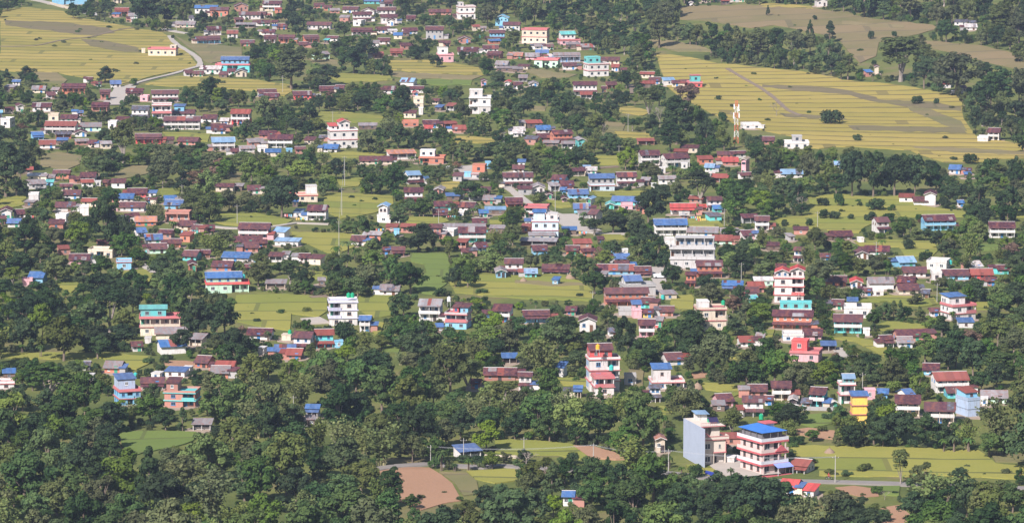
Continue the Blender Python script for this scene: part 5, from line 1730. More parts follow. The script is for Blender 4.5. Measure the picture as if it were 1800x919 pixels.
def add_var(kind, seed):
    if kind in ('palm', 'banana'):
        l, t = palm_parts(seed, kind == 'banana')
        full = MB(); full.v = l.v + t.v; k0 = len(l.v); full.f = l.f + [tuple(a + k0 for a in f) for f in t.f]
        cm = l.mesh('leaves', LEAF['m']); tm = t.mesh('trunk', BARK); fm = full.mesh('plant', LEAF['m']); fm.materials.append(BARK)
        fm.polygons.foreach_set('material_index', np.array([0]*len(l.f) + [1]*len(t.f), 'i4'))
        VAR.setdefault(kind, []).append((cm, tm, {'m': fm})); return
    if kind == 'bamboo':
        C, nn, S, tm = bamboo_parts(seed)
        cm = quads_mesh('foliage', C, nn, S, [BAMB]); fm = quads_mesh('bamboo', C, nn, S, [BAMB, CULM], extra=tm)
        VAR.setdefault(kind, []).append((cm, tm.mesh('culms', CULM), {'m': fm})); return
    if kind == 'bare':
        mb = bare_parts(seed); VAR.setdefault(kind, []).append((None, mb.mesh('trunk', PALEBARK), {'m': mb.mesh('bare', PALEBARK)})); return
    P, nn, S, cc = crown_pts(kind, seed); tk = trunk_mb(kind, cc, seed)
    bark = PALEBARK if kind == 'forked' else BARK
    cm = quads_mesh('crown', P, nn, S, [LEAF['d']]); full = {}
    base = quads_mesh('tree', P, nn, S, [LEAF['d'], bark], extra=tk)
    for t in (TONES if kind != 'shrub' else 'dmoyr'):
        m_ = base.copy(); m_.materials[0] = LEAF[t]; full[t] = m_
    VAR.setdefault(kind, []).append((cm, tk.mesh('trunk', bark), full))
for kind, seeds in dict(broad=(1, 2, 3, 4, 5, 6), tall=(11, 12, 13), forked=(21, 22), bush=(31, 32, 33), shrub=(41, 42, 43), cone=(51, 52), palm=(61,), banana=(62, 63), bamboo=(71, 72), bare=(81,)).items():
    for sd_ in seeds: add_var(kind, sd_)

# ------------------------------------------------------------------ trees one can pick out in the picture: x, foot y, width, height (pixels), kind, tone
PICKED = """
258 47 62 62 broad d|185 146 36 30 broad d|373 180 44 46 broad d|12 142 20 20 broad d|45 146 36 30 broad d|130 34 24 20 broad m|235 150 16 14 bush m|275 48 16 18 bush m
512 157 60 76 tall o|622 130 46 52 broad d|672 134 26 34 broad d|768 120 20 24 broad d|570 150 45 40 broad d|555 110 26 24 broad o|640 104 40 36 broad d|745 150 12 12 bush m
1142 208 52 60 forked o|1207 208 46 64 forked r|1465 218 46 28 bush d|1612 184 24 17 bush d|1646 184 12 12 bush d|1264 176 11 9 bush d|1335 178 8 6 bush m|1270 214 24 18 bush d|1236 213 20 18 bush d|1706 188 10 8 bush m|1422 200 8 6 bush m
1583 144 86 84 forked o|1680 168 82 78 broad o|1350 29 8 22 cone d|1432 36 11 10 bush d|1459 76 24 42 cone d|1424 76 18 46 cone d|1531 70 14 17 bush d|1572 66 10 12 bush d|1290 85 16 16 broad o|1790 110 30 34 broad o
217 288 48 82 forked o|186 436 58 88 broad d|222 437 26 62 broad d|10 346 52 112 tall d|50 300 36 44 broad o|350 346 46 50 forked r|330 380 28 24 broad o|36 320 34 66 tall d
495 382 58 72 broad d|508 340 30 34 broad d|736 444 62 52 broad d|640 420 36 44 broad m|828 352 46 34 broad d|700 400 34 36 broad m|760 350 22 20 bush d|850 320 20 20 bush o
1078 410 50 36 broad d|1140 394 56 58 broad d|1232 358 62 62 forked d|1065 472 32 32 broad y|1120 466 34 30 broad y|1160 360 36 36 broad d|1295 350 36 34 broad d|1280 420 26 22 broad m|1000 320 22 24 broad d
1400 298 16 17 bush d|1508 248 18 13 bush d|1708 288 30 20 bush d|1742 302 36 26 bush d|1470 342 30 42 tall d|1498 346 50 78 broad d|1535 346 52 78 broad d|1572 344 52 74 broad d|1608 342 50 68 broad d|1645 340 42 50 broad d|1440 342 26 30 broad d
1447 363 24 17 bush d|1475 363 24 26 bush d|1511 363 12 10 bush d|1541 370 40 23 bush d|1568 371 17 13 bush m|1448 385 21 19 bush d|1465 386 24 17 bush d|1496 386 16 11 bush d|1530 389 24 19 bush d|1562 390 32 17 bush d|1616 387 15 12 bush d|1423 398 17 15 bush d|1401 406 13 13 bush m|1596 438 28 21 bush d|1770 448 32 20 bush d|1627 456 28 15 bush d|1660 367 26 22 bush d|1380 398 14 14 bush d
1720 380 48 56 broad d|1768 380 50 58 broad d|1790 330 30 44 broad d|1750 330 30 26 broad m|1690 350 30 28 broad d
722 516 60 54 broad d|822 506 38 42 broad m|800 506 24 40 broad d|773 521 26 17 bush d|605 597 52 34 bush d|618 618 38 30 bush m|845 516 28 10 bush m
1045 517 46 38 broad d|1102 607 44 54 broad d|1212 587 52 44 broad d|1243 522 42 38 broad d|1655 614 52 64 cone d|1537 579 32 34 broad m|1508 527 28 22 bush d|1608 536 30 24 broad o|1561 592 22 14 bush d|1300 545 30 46 broad d|1340 560 50 40 broad d
688 892 42 76 tall d|722 895 28 26 broad m|1007 816 28 24 bush d|922 814 27 26 broad d|1225 840 31 28 bush d|1583 852 40 68 forked o|1622 858 36 46 broad o|1541 868 21 16 bush m|1382 748 36 38 broad d|1500 786 46 38 broad d|1552 786 46 50 broad d|1625 787 56 58 broad d|1428 776 28 20 broad m|1400 781 32 16 bush d|1686 848 30 30 broad d|1792 852 24 30 broad d|1470 755 20 32 broad y
25 892 52 44 broad y|75 597 40 62 broad y|115 682 52 38 broad y|1390 800 22 12 bush m|1425 815 30 12 bush d|815 812 30 14 bush d|845 815 50 16 bush d|768 818 26 18 bush m|640 768 46 48 broad d|700 765 50 58 broad d|750 768 46 50 broad d|810 770 46 52 broad d|860 772 46 56 broad d|905 772 44 54 broad d
265 745 60 52 broad m|320 620 44 40 broad d|345 600 60 72 broad d|395 590 50 66 broad d|290 560 0 0 broad d|160 620 60 52 broad d|120 600 56 50 broad d|40 618 60 62 broad d|210 612 52 44 broad d|205 530 44 44 broad d|240 520 42 50 broad d|430 880 60 60 broad m|520 890 60 66 broad d|600 900 62 64 broad m|350 905 60 62 broad d|270 900 56 60 broad d|180 900 60 64 broad o|100 905 56 60 broad o
150 838 40 62 broad o|560 840 56 56 broad d|470 830 52 60 broad m|390 840 60 60 broad m|1100 900 60 56 broad m|1190 905 56 60 broad d|1280 900 60 54 broad d|1370 905 62 60 broad d|1150 870 50 44 broad m|1050 880 52 50 broad m|860 905 50 54 broad d|1660 910 60 56 broad d|1730 905 60 56 broad o|1780 900 50 50 broad m|1620 905 44 44 broad d|1550 918 30 24 broad m|1240 890 44 44 broad d
612 457 42 34 palm m|595 458 26 30 banana m|630 458 26 28 banana m|1677 794 36 34 banana m|1700 794 34 30 banana m|1660 794 30 28 banana m|1720 450 22 20 banana m|838 352 26 26 banana m|1340 600 20 22 banana m|1672 565 20 22 banana m|1050 640 22 18 banana m|650 470 26 24 banana m|985 300 26 22 banana m|795 62 18 18 banana m|1550 445 22 24 palm m|470 600 20 22 banana m|75 628 24 26 banana m
1755 797 90 92 bamboo m|600 796 60 60 bamboo m|560 790 46 54 bamboo m|640 800 44 46 bamboo m|960 742 42 50 bamboo m|995 736 44 50 bamboo m|1085 740 46 48 bamboo m|1045 742 40 40 bamboo m|890 760 46 56 bamboo m|1330 490 24 26 bamboo m|1700 790 40 46 bamboo m|1420 470 34 36 bamboo m|1700 480 30 30 bamboo m|450 770 60 60 bamboo m|780 640 36 36 bamboo m
1160 225 24 44 bare m|1365 205 22 28 bare m|146 842 12 52 bare m|590 790 20 40 bare m|1555 878 16 18 bare m|1410 374 20 34 bare m|1060 248 18 36 bare m|925 820 40 28 bare m|1290 215 20 22 bare m
"""
IND = dict(broad='tree', tall='tree', forked='tree', cone='conifer_tree', bush='bush', palm='palm_tree', banana='banana_plant', bamboo='bamboo_clump', bare='bare_tree')
SHP = dict(broad='rounded', tall='tall narrow', forked='tall open-branched', cone='pointed')
trees = []        # (x, ybase, wpx, hpx, kind, tone, picked)
for w in PICKED.replace('\n', '|').strip('|').split('|'):
    t = w.split()
    if float(t[2]) <= 0: continue
    trees.append((float(t[0]), float(t[1]), float(t[2]), float(t[3]), t[4], t[5], True))

# ------------------------------------------------------------------ fill the rest of the wooded ground
COV = np.zeros((MH, MW), np.float32)
def ell(x, yb, w, h, crown_lo):
    cx, cy = x / 2, (yb - h * (1 + crown_lo) / 2) / 2; rx, ry = max(.8, w / 4), max(.8, h * (1 - crown_lo) / 4)
    x0, x1 = int(max(0, cx - rx)), int(min(MW, cx + rx + 1)); y0, y1 = int(max(0, cy - ry)), int(min(MH, cy + ry + 1))
    if x1 <= x0 or y1 <= y0: return None
    m_ = ((PXg[y0:y1, x0:x1] + .5 - cx) / rx) ** 2 + ((PYg[y0:y1, x0:x1] + .5 - cy) / ry) ** 2 <= 1
    return (slice(y0, y1), slice(x0, x1)), m_
def clear_of_houses(X, Y, r):
    d = np.maximum(np.abs(HBA[:, 0] - X) - HBA[:, 2], 0) ** 2 + np.maximum(np.abs(HBA[:, 1] - Y) - HBA[:, 3], 0) ** 2
    return d.min() > r * r
fill_keep([(1288, 175), (1302, 175), (1303, 246), (1285, 246)])
KEEPF = KEEP.astype(np.float32) + .15 * (SOFT & ~KEEP)
for t in trees:
    e = ell(*t[:4], .1)
    if e: COV[e[0]][e[1]] = 1
def zone(x, y):
    """metres of crown width and height, and tone weights, by part of the valley"""
    if y > 690 + 25 * math.sin(x / 130): return (7.6, 8.6, 'dddmmmmoooy')
    if x > 1150 and y < 330 - (0 if x > 1400 else 60): return (8.0, 12.5, 'dddmmooo')
    if y < 110 and x > 850: return (7.4, 11.5, 'dddmoo')
    if y > 540 and x < 420: return (7.6, 8.6, 'ddddmmo')
    if y < 250: return (6.0, 6.8, 'ddddmmmooy')
    return (6.2, 6.6, 'dddmmmooy')
def try_fill(nc, k, maxcov, keepmax, ylo=-20, yhi=985):
    xs = R_np.uniform(-25, 1825, nc); ys = ylo + (yhi - ylo) * R_np.random(nc)
    G = px2g(xs, ys)
    for x, y, g in zip(xs, ys, G):
        s, dl = pxs(g); wz, hz, tn = zone(x, y)
        f = k * float(R_np.uniform(.68, 1.32)); w = wz * f * s; h = hz * f * float(R_np.uniform(.8, 1.15)) * s
        e = ell(x, y, w, h, .15 if k > .5 else 0)
        if e is None: continue
        sl, m_ = e; A = m_.sum()
        if A == 0: continue
        if (KEEPF[sl] * m_).sum() > keepmax * A: continue
        if (COV[sl] * m_).sum() > maxcov * A: continue
        yi, xi = int(y / 2), int(x / 2)
        if 0 <= yi < MH and 0 <= xi < MW and KEEP[yi, xi]: continue
        if not clear_of_houses(g[0], g[1], min(2.0, wz * f * .22)): continue
        u = R_np.random()
        if k > .7:
            kd = 'broad'
            if hz > 11: kd = 'tall' if u < .42 else ('forked' if u < .47 else 'broad')
            elif u < .07: kd = 'tall'
            elif u < .11: kd = 'forked'
            elif u < .145: kd = 'cone'
            elif u < .22 and 200 < y: kd = 'bamboo'
            if kd == 'cone': w *= .65; h *= 1.3
            if kd == 'tall' and hz < 11: h *= 1.3; w *= .8
        elif k > .3:
            kd = 'bush' if u < .8 else ('banana' if u < .88 else 'broad')
            if kd == 'bush': h *= .75
        else: kd = 'shrub'; h *= .8
        tone = tn[int(R_np.integers(len(tn)))]
        if u > .992: tone = 'r'
        elif u > .975: tone = 'y'
        COV[sl][m_] = 1
        trees.append((x, y, w, h, kd, tone, False))
R_np = np.random.default_rng(5)
try_fill(14000, 1.2, .68, .05)
try_fill(16000, .95, .68, .06)
try_fill(18000, .76, .68, .08)
try_fill(22000, .52, .70, .12)
try_fill(24000, .32, .62, .20)
# tufts in the open fields and bananas by the houses
xs = R_np.uniform(0, 1800, 4000); ys = R_np.uniform(5, 900, 4000); GG = px2g(xs, ys); nb_ = 0
for x, y, g in zip(xs, ys, GG):
    s, dl = pxs(g)
    if nb_ < 220 and KEEP[int(y/2), int(x/2)] and clear_of_houses(g[0], g[1], 3.0):
        w = float(R_np.uniform(.9, 1.9) ** 2) * s; trees.append((x, y, w, w * .5, 'shrub' if w < 2.4 * s else 'bush', 'dmo'[int(R_np.integers(3))], False)); nb_ += 1
for h in HL[:330]:
    if not h['label'] and R_np.random() < .75:
        b = h['blocks'][0]
        for _ in range(1 + int(R_np.random() < .5)):
            f = float(R_np.uniform(-.62, .62)); hm = min(h['H'] * .62, float(R_np.uniform(1.4, 3.6))); wm = hm * float(R_np.uniform(1.0, 1.5))
            x = h['px'] + f * h['W'] * h['s']; y = b['yb'] + (1.0 + wm * .45) * h['s'] * .15 + float(R_np.uniform(0, 2)); yi, xi = min(MH - 1, int(y/2)), int(x/2)
            g = px2g([x], [y])[0]
            if 0 <= xi < MW and (not KEEP[yi, xi] or R_np.random() < .3) and clear_of_houses(g[0], g[1], wm * .3):
                trees.append((x, y, wm * h['s'], hm * h['s'], 'bush' if R_np.random() < .6 else 'broad', 'ddmmo'[int(R_np.integers(5))], False))
for h in HL[:330]:
    if R_np.random() < .32:
        x = h['px'] + float(R_np.choice([-1, 1])) * ((h['W'] / 2 + 2.6) * h['s']); y = h['blocks'][0]['yb'] - 1; g = px2g([x], [y])[0]
        yi, xi = int(y/2) - 3, int(x/2)
        if 0 <= yi < MH and 0 <= xi < MW and not KEEP[yi, xi] and clear_of_houses(g[0], g[1], 1.3):
            trees.append((x, y, 4.6 * h['s'], 3.6 * h['s'], 'banana', 'm', False))
print('vegetation', len(trees), 'uncovered', float(((COV[:459] == 0) & ~KEEP[:459]).mean()))

# individual trees: everything picked out, then whatever shows largest
def seen(t):
    x, y, w, h = t[:4]
    return max(0, min(1800, x + w/2) - max(0, x - w/2)) * max(0, min(919, y) - max(0, y - h))
cap = {'tree': 285, 'bush': 110, 'conifer_tree': 60, 'palm_tree': 10, 'banana_plant': 40, 'bamboo_clump': 60, 'bare_tree': 12}
order = sorted(range(len(trees)), key=lambda i: (not trees[i][6], -seen(trees[i])))
indiv = set(); cnt = {}
for i in order:
    t = trees[i]
    if t[4] == 'shrub' or seen(t) < 60: continue
    k = IND[t[4]]
    if cnt.get(k, 0) < cap[k]: cnt[k] = cnt.get(k, 0) + 1; indiv.add(i)
G = px2g([t[0] for t in trees], [t[1] for t in trees])
GROUPS = {'tree': 'broadleaf trees among and below the houses', 'bush': 'round bushes on field edges', 'conifer_tree': 'pointed trees of the valley', 'palm_tree': 'palms near the houses',
          'banana_plant': 'banana plants near the houses', 'bamboo_clump': 'bamboo clumps', 'bare_tree': 'leafless trees'}
pts = {'woodland': ([], [], [], []), 'undergrowth': ([], [], [], [])}
keys = []
for kind in VAR:
    for vi in range(len(VAR[kind])):
        for tn in VAR[kind][vi][2]: keys.append((kind, vi, tn))
KIX = {k: i for i, k in enumerate(keys)}
tit = []
for i, t in enumerate(trees):
    x, y, w, h, kind, tone, picked = t
    g = G[i]; s, dl = pxs(g)
    wn_, hn_ = NOM[kind]; sx = w / s / wn_ * 1.08; sz = h / s / math.cos(dl) / hn_
    vi = int(R_np.integers(len(VAR[kind]))); rz = float(R_np.uniform(0, 2 * math.pi))
    asp_ = float(R_np.uniform(.86, 1.16))
    if kind in ('palm', 'banana', 'bamboo', 'bare'): tone = 'm'
    if i in indiv:
        k = IND[kind]; cm, tm, full = VAR[kind][vi]
        o = empty(k, tuple(g), rz); o.scale = (sx * asp_, sx / asp_, sz)
        if kind == 'bare': o2 = link('trunk', tm, o)
        else:
            c_ = link({'bamboo': 'foliage', 'palm': 'leaves', 'banana': 'leaves', 'bush': 'foliage'}.get(kind, 'crown'), cm, o)
            if kind not in ('palm', 'banana', 'bamboo'):
                c_.material_slots[0].link = 'OBJECT'; c_.material_slots[0].material = LEAF[tone]
            link({'bamboo': 'culms', 'bush': 'stems'}.get(kind, 'trunk'), tm, o)
        tag(o, 'x', {'tree': 'tree', 'bush': 'bush', 'conifer_tree': 'tree', 'palm_tree': 'palm tree', 'banana_plant': 'banana plant', 'bamboo_clump': 'bamboo', 'bare_tree': 'bare tree'}[k], GROUPS[k])
        size = 'large ' if w / s > 8.6 else 'small ' if w / s < 5.5 else ''
        if k in ('tree', 'conifer_tree'): d = '%s%s %s tree' % (size, TONEN[tone], SHP[kind])
        elif k == 'bush': d = '%s%s round bush' % (size, TONEN[tone])
        else: d = {'palm_tree': 'spreading green palm', 'banana_plant': 'broad-leaved banana plants', 'bamboo_clump': 'feathery arching bamboo clump', 'bare_tree': 'pale leafless tree'}[k]
        tit.append((o, x, y, d))
    else:
        p = pts['undergrowth' if kind in ('shrub', 'bush', 'banana') else 'woodland']
        p[0].append(tuple(g)); p[1].append(KIX[(kind, vi, tone)]); p[2].append(rz); p[3].append((sx * asp_, sx / asp_, sz))
relate(tit)
# the woods beyond the frame's edges, seen if one steps aside
ex = []
for _ in range(6500):
    X = R_np.uniform(-400, 430); Y = R_np.uniform(760, 3200)
    px_, py_ = g2px(X, Y, float(ground(X, Y)))
    if -30 < px_ < 1830 and -5 < py_ < 990: continue
    if px_ < -900 or px_ > 2700: continue
    kd = 'broad' if R_np.random() < .8 else 'tall'; tn = 'dddmmo'[int(R_np.integers(6))]
    f = R_np.uniform(.75, 1.2) * (1.1 if Y > 2200 else .9)
    p = pts['woodland']; p[0].append((X, Y, float(ground(X, Y)))); p[1].append(KIX[(kd, int(R_np.integers(len(VAR[kd]))), tn)]); p[2].append(float(R_np.uniform(0, 6.28))); p[3].append((f, f, f))

protos = {}
def scatter(name, data):
    P, K, Rz, S = data
    me = bpy.data.meshes.new(name); me.from_pydata(P, [], [])
    a = me.attributes.new('vid', 'INT', 'POINT'); a.data.foreach_set('value', np.array(K, 'i4'))
    a = me.attributes.new('turn', 'FLOAT_VECTOR', 'POINT'); a.data.foreach_set('vector', np.array([(0, 0, r) for r in Rz], 'f4').ravel())
    a = me.attributes.new('size', 'FLOAT_VECTOR', 'POINT'); a.data.foreach_set('vector', np.array(S, 'f4').ravel())
    o = link(name, me); o['kind'] = 'stuff'
    ng = bpy.data.node_groups.new(name, 'GeometryNodeTree')
    ng.interface.new_socket('Geometry', in_out='INPUT', socket_type='NodeSocketGeometry')
    ng.interface.new_socket('Geometry', in_out='OUTPUT', socket_type='NodeSocketGeometry')
    gi = ng.nodes.new('NodeGroupInput'); go_ = ng.nodes.new('NodeGroupOutput'); jn = ng.nodes.new('GeometryNodeJoinGeometry')
    L = ng.links
    def attr(nm, ty):
        n_ = ng.nodes.new('GeometryNodeInputNamedAttribute'); n_.data_type = ty; n_.inputs['Name'].default_value = nm; return n_.outputs['Attribute']
    vid, rot, sc = attr('vid', 'INT'), attr('turn', 'FLOAT_VECTOR'), attr('size', 'FLOAT_VECTOR')
    e2r = ng.nodes.new('FunctionNodeEulerToRotation'); L.new(rot, e2r.inputs[0])
    for k in sorted(set(K)):
        kind, vi, tn = keys[k]
        if k not in protos: protos[k] = bpy.data.objects.new('source_' + kind, VAR[kind][vi][2][tn])
        oi = ng.nodes.new('GeometryNodeObjectInfo'); oi.inputs['Object'].default_value = protos[k]; oi.inputs['As Instance'].default_value = True
        cp = ng.nodes.new('FunctionNodeCompare'); cp.data_type = 'INT'; cp.operation = 'EQUAL'
        ii_ = [s_ for s_ in cp.inputs if s_.type == 'INT' and s_.enabled]; L.new(vid, ii_[0]); ii_[1].default_value = k
        ip = ng.nodes.new('GeometryNodeInstanceOnPoints')
        L.new(gi.outputs[0], ip.inputs['Points']); L.new(cp.outputs[0], ip.inputs['Selection']); L.new(oi.outputs['Geometry'], ip.inputs['Instance'])
        L.new(e2r.outputs[0], ip.inputs['Rotation']); L.new(sc, ip.inputs['Scale']); L.new(ip.outputs[0], jn.inputs[0])
    L.new(jn.outputs[0], go_.inputs[0])
    o.modifiers.new('scatter', 'NODES').node_group = ng
    return o
for nm in pts: scatter(nm, pts[nm])

# ------------------------------------------------------------------ poles, wires, mast, tanks, haystacks and small things
def at(x, y):
    P = px2g([x], [y])[0]; s, dl = pxs(P); return tuple(P), s
POLEM = plain('pale_pole_concrete', (.38, .36, .33), .8)
WIREM = plain('grey_wire', (.35, .36, .38), .6)
pit = []; ptops = {}
for (x, yb, yt, r) in [(1468, 850, 800, .17), (1043, 826, 779, .16), (1175, 829, 789, .16), (921, 810, 768, .15), (757, 818, 782, .15), (815, 811, 770, .15), (516, 735, 695, .14), (535, 775, 745, .14),
                       (606, 328, 275, .15), (601, 380, 330, .15), (596, 448, 388, .15), (976, 372, 325, .14), (1273, 400, 367, .14), (771, 400, 370, .14), (886, 265, 232, .14), (1088, 280, 256, .14),
                       (1104, 232, 200, .14), (417, 395, 360, .14), (1647, 532, 498, .14), (1278, 582, 553, .14), (1404, 534, 515, .13), (1437, 400, 372, .13), (320, 348, 325, .13), (497, 163, 133, .13),
                       (310, 58, 30, .15), (1680, 716, 680, .14), (1303, 492, 462, .13), (1540, 460, 425, .13), (459, 132, 110, .13), (585, 215, 196, .12), (1745, 300, 280, .12), (1042, 538, 512, .13), (1516, 690, 655, .13)]:
    P, s = at(x, yb); h = (yb - yt) / s
    t = empty('power_pole', P)
    MB().tube((0, 0, -.5), (0, 0, h), r * .8, r * .5, 8).build('pole', POLEM, t)
    MB().box(-.8, .8, -.05, .05, h - .5, h - .38).build('crossarm', plain('dark_steel', (.12, .12, .12), .5), t)
    for sx in (-.7, 0, .7): MB().lathe((sx, 0, h - .378 if sx else h + .003), [(.06, 0), (.08, .08), (.04, .16)], 8).build('insulator', plain('glazed_insulator', (.5, .45, .4), .3), t)
    tag(t, 'x', 'power pole', 'power poles'); pit.append((t, x, yb, 'thin pale %s power pole' % ('tall' if h > 8.5 else 'concrete')))
    ptops[x] = Vector((P[0], P[1], P[2] + h - .2))
relate(pit)
def wires(pairs, label):
    mb = MB()
    for a, b_ in pairs:
        A, B = ptops[a], ptops[b_]
        for off in (-.7, 0, .7):
            pr = None
            for k in range(13):
                t = k / 12; p = A.lerp(B, t); p = Vector((p.x, p.y + off * .8, p.z - 4 * t * (1 - t) * .9))
                if pr: mb.tube(pr, p, .016, n=4, cap=False)
                pr = p
    o = mb.build('power_line', WIREM); tag(o, label, 'power line', 'power lines')
wires([(757, 1043)], 'three sagging grey wires over the brown field and roadside shed')
wires([(1043, 1175)], 'three sagging grey wires above the small bare soil patch')
wires([(1175, 1468)], 'three sagging grey wires passing the blue-roofed hotel by the road')
wires([(606, 601), (601, 596)], 'faint wires strung down a line of poles over green meadow')

# telecom mast
P, s = at(1294, 252); Ht = 75 / s
t = empty('telecom_tower', P)
tag(t, 'red and white lattice telecom tower with antenna panels at the paddy field edge', 'tower')
redm, whm = plain('tower_red_paint', (.62, .13, .08), .5), plain('tower_white_paint', (.8, .78, .76), .5)
def corner(k, z):
    w = 1.1 - .55 * z / Ht; a = math.pi / 4 + k * math.pi / 2
    return (w * math.cos(a) * 1.1, w * math.sin(a) * 1.1, z)
nb = 7
for k in range(4):
    lg = empty('leg', (0, 0, 0)); lg.parent = t
    for j in range(nb):
        MB().tube(corner(k, Ht * j / nb), corner(k, Ht * (j + 1) / nb), .075, n=6).build('leg_section', (redm if j % 2 == 0 else whm), lg)
for j in range(nb):
    mb = MB(); z0, z1 = Ht * j / nb, Ht * (j + 1) / nb
    for k in range(4):
        mb.tube(corner(k, z0), corner(k + 1, z1), .04, n=4).tube(corner(k + 1, z0), corner(k, z1), .04, n=4).tube(corner(k, z1), corner(k + 1, z1), .04, n=4)
    mb.build('bracing', redm if j % 2 == 0 else whm, t)
for z in (.86, .66):
    for k in range(4):
        c_ = corner(k, Ht * z); MB().box(-.16, .16, -.1, .1, -1.0, 1.0).build('antenna_panel', whm, t, (c_[0] * 1.9, c_[1] * 1.9, c_[2]))
        MB().tube((c_[0], c_[1], c_[2]), (c_[0] * 1.85, c_[1] * 1.85, c_[2]), .05, n=4).build('bracket', whm, t)
for dz, dx in ((.78, .9), (.6, -.9)):
    MB().lathe((0, 0, 0), [(.45, 0), (.5, .12), (.3, .22)], 12).build('dish', whm, t, (dx, -.7, Ht * dz)).rotation_euler = (math.pi / 2, 0, 0)

# roof tanks: (x, y of its foot as seen, size, colour, where)
def on_roof(px_, py_, near):
    h = min(HL, key=lambda h: abs(h['px'] - near[0]) + abs((h['blocks'][0]['yt'] + h['blocks'][0]['yb']) / 2 - near[1]))
    s = h['s']; x = (px_ - h['px']) / s
    cx, cy, cz = h['c']
    z = cz + max(.1, (h['blocks'][0]['yb'] - py_) / s - h['D'] * .5 * .13)
    return (cx + x, cy, z)
TANKS = [
    ((1233, 744), (1223, 785), 1.0, 'g', 'on the roof of the tall blue-sided building'),
    ((612, 520), (601, 550), .95, 'g', 'left of the pair on lavender-banded building'),
    ((619, 520), (601, 550), .95, 'g', 'right of the pair on the lavender-banded building'),
    ((1051, 620), (1067, 667), 0.9, 'o', 'on legs above the tall stepped white villa'),
    ((1075, 648), (1067, 667), .95, 't', 'on the terrace of the tall stepped white villa'),
    ((789, 535), (804, 557), .9, 'w', 'on a stand at the bright blue and red building'),
    ((1272, 533), (1249, 553), .9, 'g', 'above the right corner of the cream coral-banded villa'),
    ((960, 57), (941, 62), 1.0, 'g', 'on the long cream schoolhouse'),
    ((991, 60), (1000, 70), 1.0, 't', 'on the teal-roofed cream house'),
    ((1226, 134), (1222, 147), .9, 'g', 'on the small red house by the terraced field'),
    ((509, 585), (504, 592), .9, 'g', 'left of the turquoise house with rusty roof'),
    ((1673, 462), (1652, 465), .9, 't', 'on the white block with blue door'),
    ((410, 668), (390, 680), 1.0, 'g', 'beside the slate and sky-blue house'),
    ((427, 487), (398, 495), .9, 't', 'at the right end of the mint long building'),
    ((1493, 545), (1510, 550), .8, 'g', 'on the wide white concrete house'),
    ((978, 386), (958, 400), .8, 'g', 'on the pale-blue banded building')]
def anchor(nx_, ny_): return (nx_, ny_)
for (p, near, big, code, where) in TANKS:
    if code == 'x': continue
    st = 1.6 if 'legs' in where or 'stand' in where else .2
    tank(on_roof(p[0], p[1] + 4, near) if True else None, code, where, big, st)
for x, y, c_, w_ in ((1236, 412, 'g', 'left of two beside the big grey concrete building'), (1244, 412, 'g', 'right of two beside the big grey concrete building'), (1205, 468, 't', 'in front of the big grey concrete building'), (1002, 868 + 14, 'g', 'beside the small blue-roofed hut'),
                     (1338, 738, 'g', 'beside the white maroon-roofed compound'), (86, 344, 'g', 'on the ground at the left meadow edge'), (20, 388, 'g', 'beside the blue striped house at far left'), (168, 445, 'g', 'beside ruined cream walls'),
                     (843, 68, 't', 'beside the blue gabled house'), (1099, 532, 'g', 'beside the long orange house'), (1165, 527, 't', 'right of the grey blue-topped building'), (238, 665, 't', 'right of the slate and sky-blue house'), (1469, 286, 'g', 'left of the dark wood')):
    P, s = at(x, y); tank(P, c_, w_, .95, .25)

# haystacks
HAY = plain('dry_straw', (.24, .17, .12), .95, nscale=3)
for x, y, w, h, lab in ((1003, 491, 18, 13, 'conical tan haystack beside the open green paddy'), (920, 496, 14, 9, 'low tan haystack below the turquoise cottage on green paddy'),
                        (1226, 684, 19, 13, 'round pale haystack right of the bright-blue-topped villa'), (1458, 797, 20, 11, 'round straw stack with a little roof above the roadside paddy'), (1204, 838, 30, 8, 'low heap of brown straw left of the tall blue-sided building')):
    P, s = at(x, y); r = w / s / 2; hh = h / s
    k = empty('haystack', P)
    MB().lathe((0, 0, -.2), [(r * .92, 0), (r, hh * .25), (r * .82, hh * .55), (r * .45, hh * .85), (r * .08, hh * 1.05)], 16).build('straw', HAY, k)
    MB().tube((0, 0, 0), (0, 0, hh * 1.2), .06).build('pole', BARK, k)
    tag(k, lab, 'haystack', 'haystacks')
# solar panel and stair on the tall blue-sided building are in its builder below

# motorcycle with rider on the road
P, s = at(1457, 845)
DK = plain('black_rubber', (.03, .03, .03), .8); ST = plain('engine_steel', (.3, .3, .32), .4, .6)
mo = empty('motorcycle', (P[0], P[1], P[2] + .42), math.radians(8))
def wheel(par, x, z, r, nm='wheel'):
    mb = MB(); n = 14
    for k in range(n):
        a, b_ = 2*math.pi*k/n, 2*math.pi*(k+1)/n
        mb.tube((x + r*math.cos(a), 0, z + r*math.sin(a)), (x + r*math.cos(b_), 0, z + r*math.sin(b_)), .055, n=6, cap=False)
    w = mb.build(nm, DK, par)
    sp = MB()
    for k in range(6):
        a = 2*math.pi*k/6; sp.tube((x, 0, z), (x + r*math.cos(a), 0, z + r*math.sin(a)), .012, n=4)
    sp.build('spokes', ST, w)
wheel(mo, -.62, .3, .29); wheel(mo, .62, .3, .29)
MB().tube((-.62, 0, .3), (-.1, 0, .45), .04).tube((-.1, 0, .45), (.35, 0, .75), .04).tube((.62, 0, .3), (.38, 0, .95), .035).build('frame', ST, mo)
MB().hexa([(-.05, -.13, .62), (.32, -.13, .68), (.32, .13, .68), (-.05, .13, .62), (-.02, -.09, .82), (.28, -.09, .88), (.28, .09, .88), (-.02, .09, .82)]).build('fuel_tank', plain('red_bike_paint', (.45, .03, .03), .3), mo)
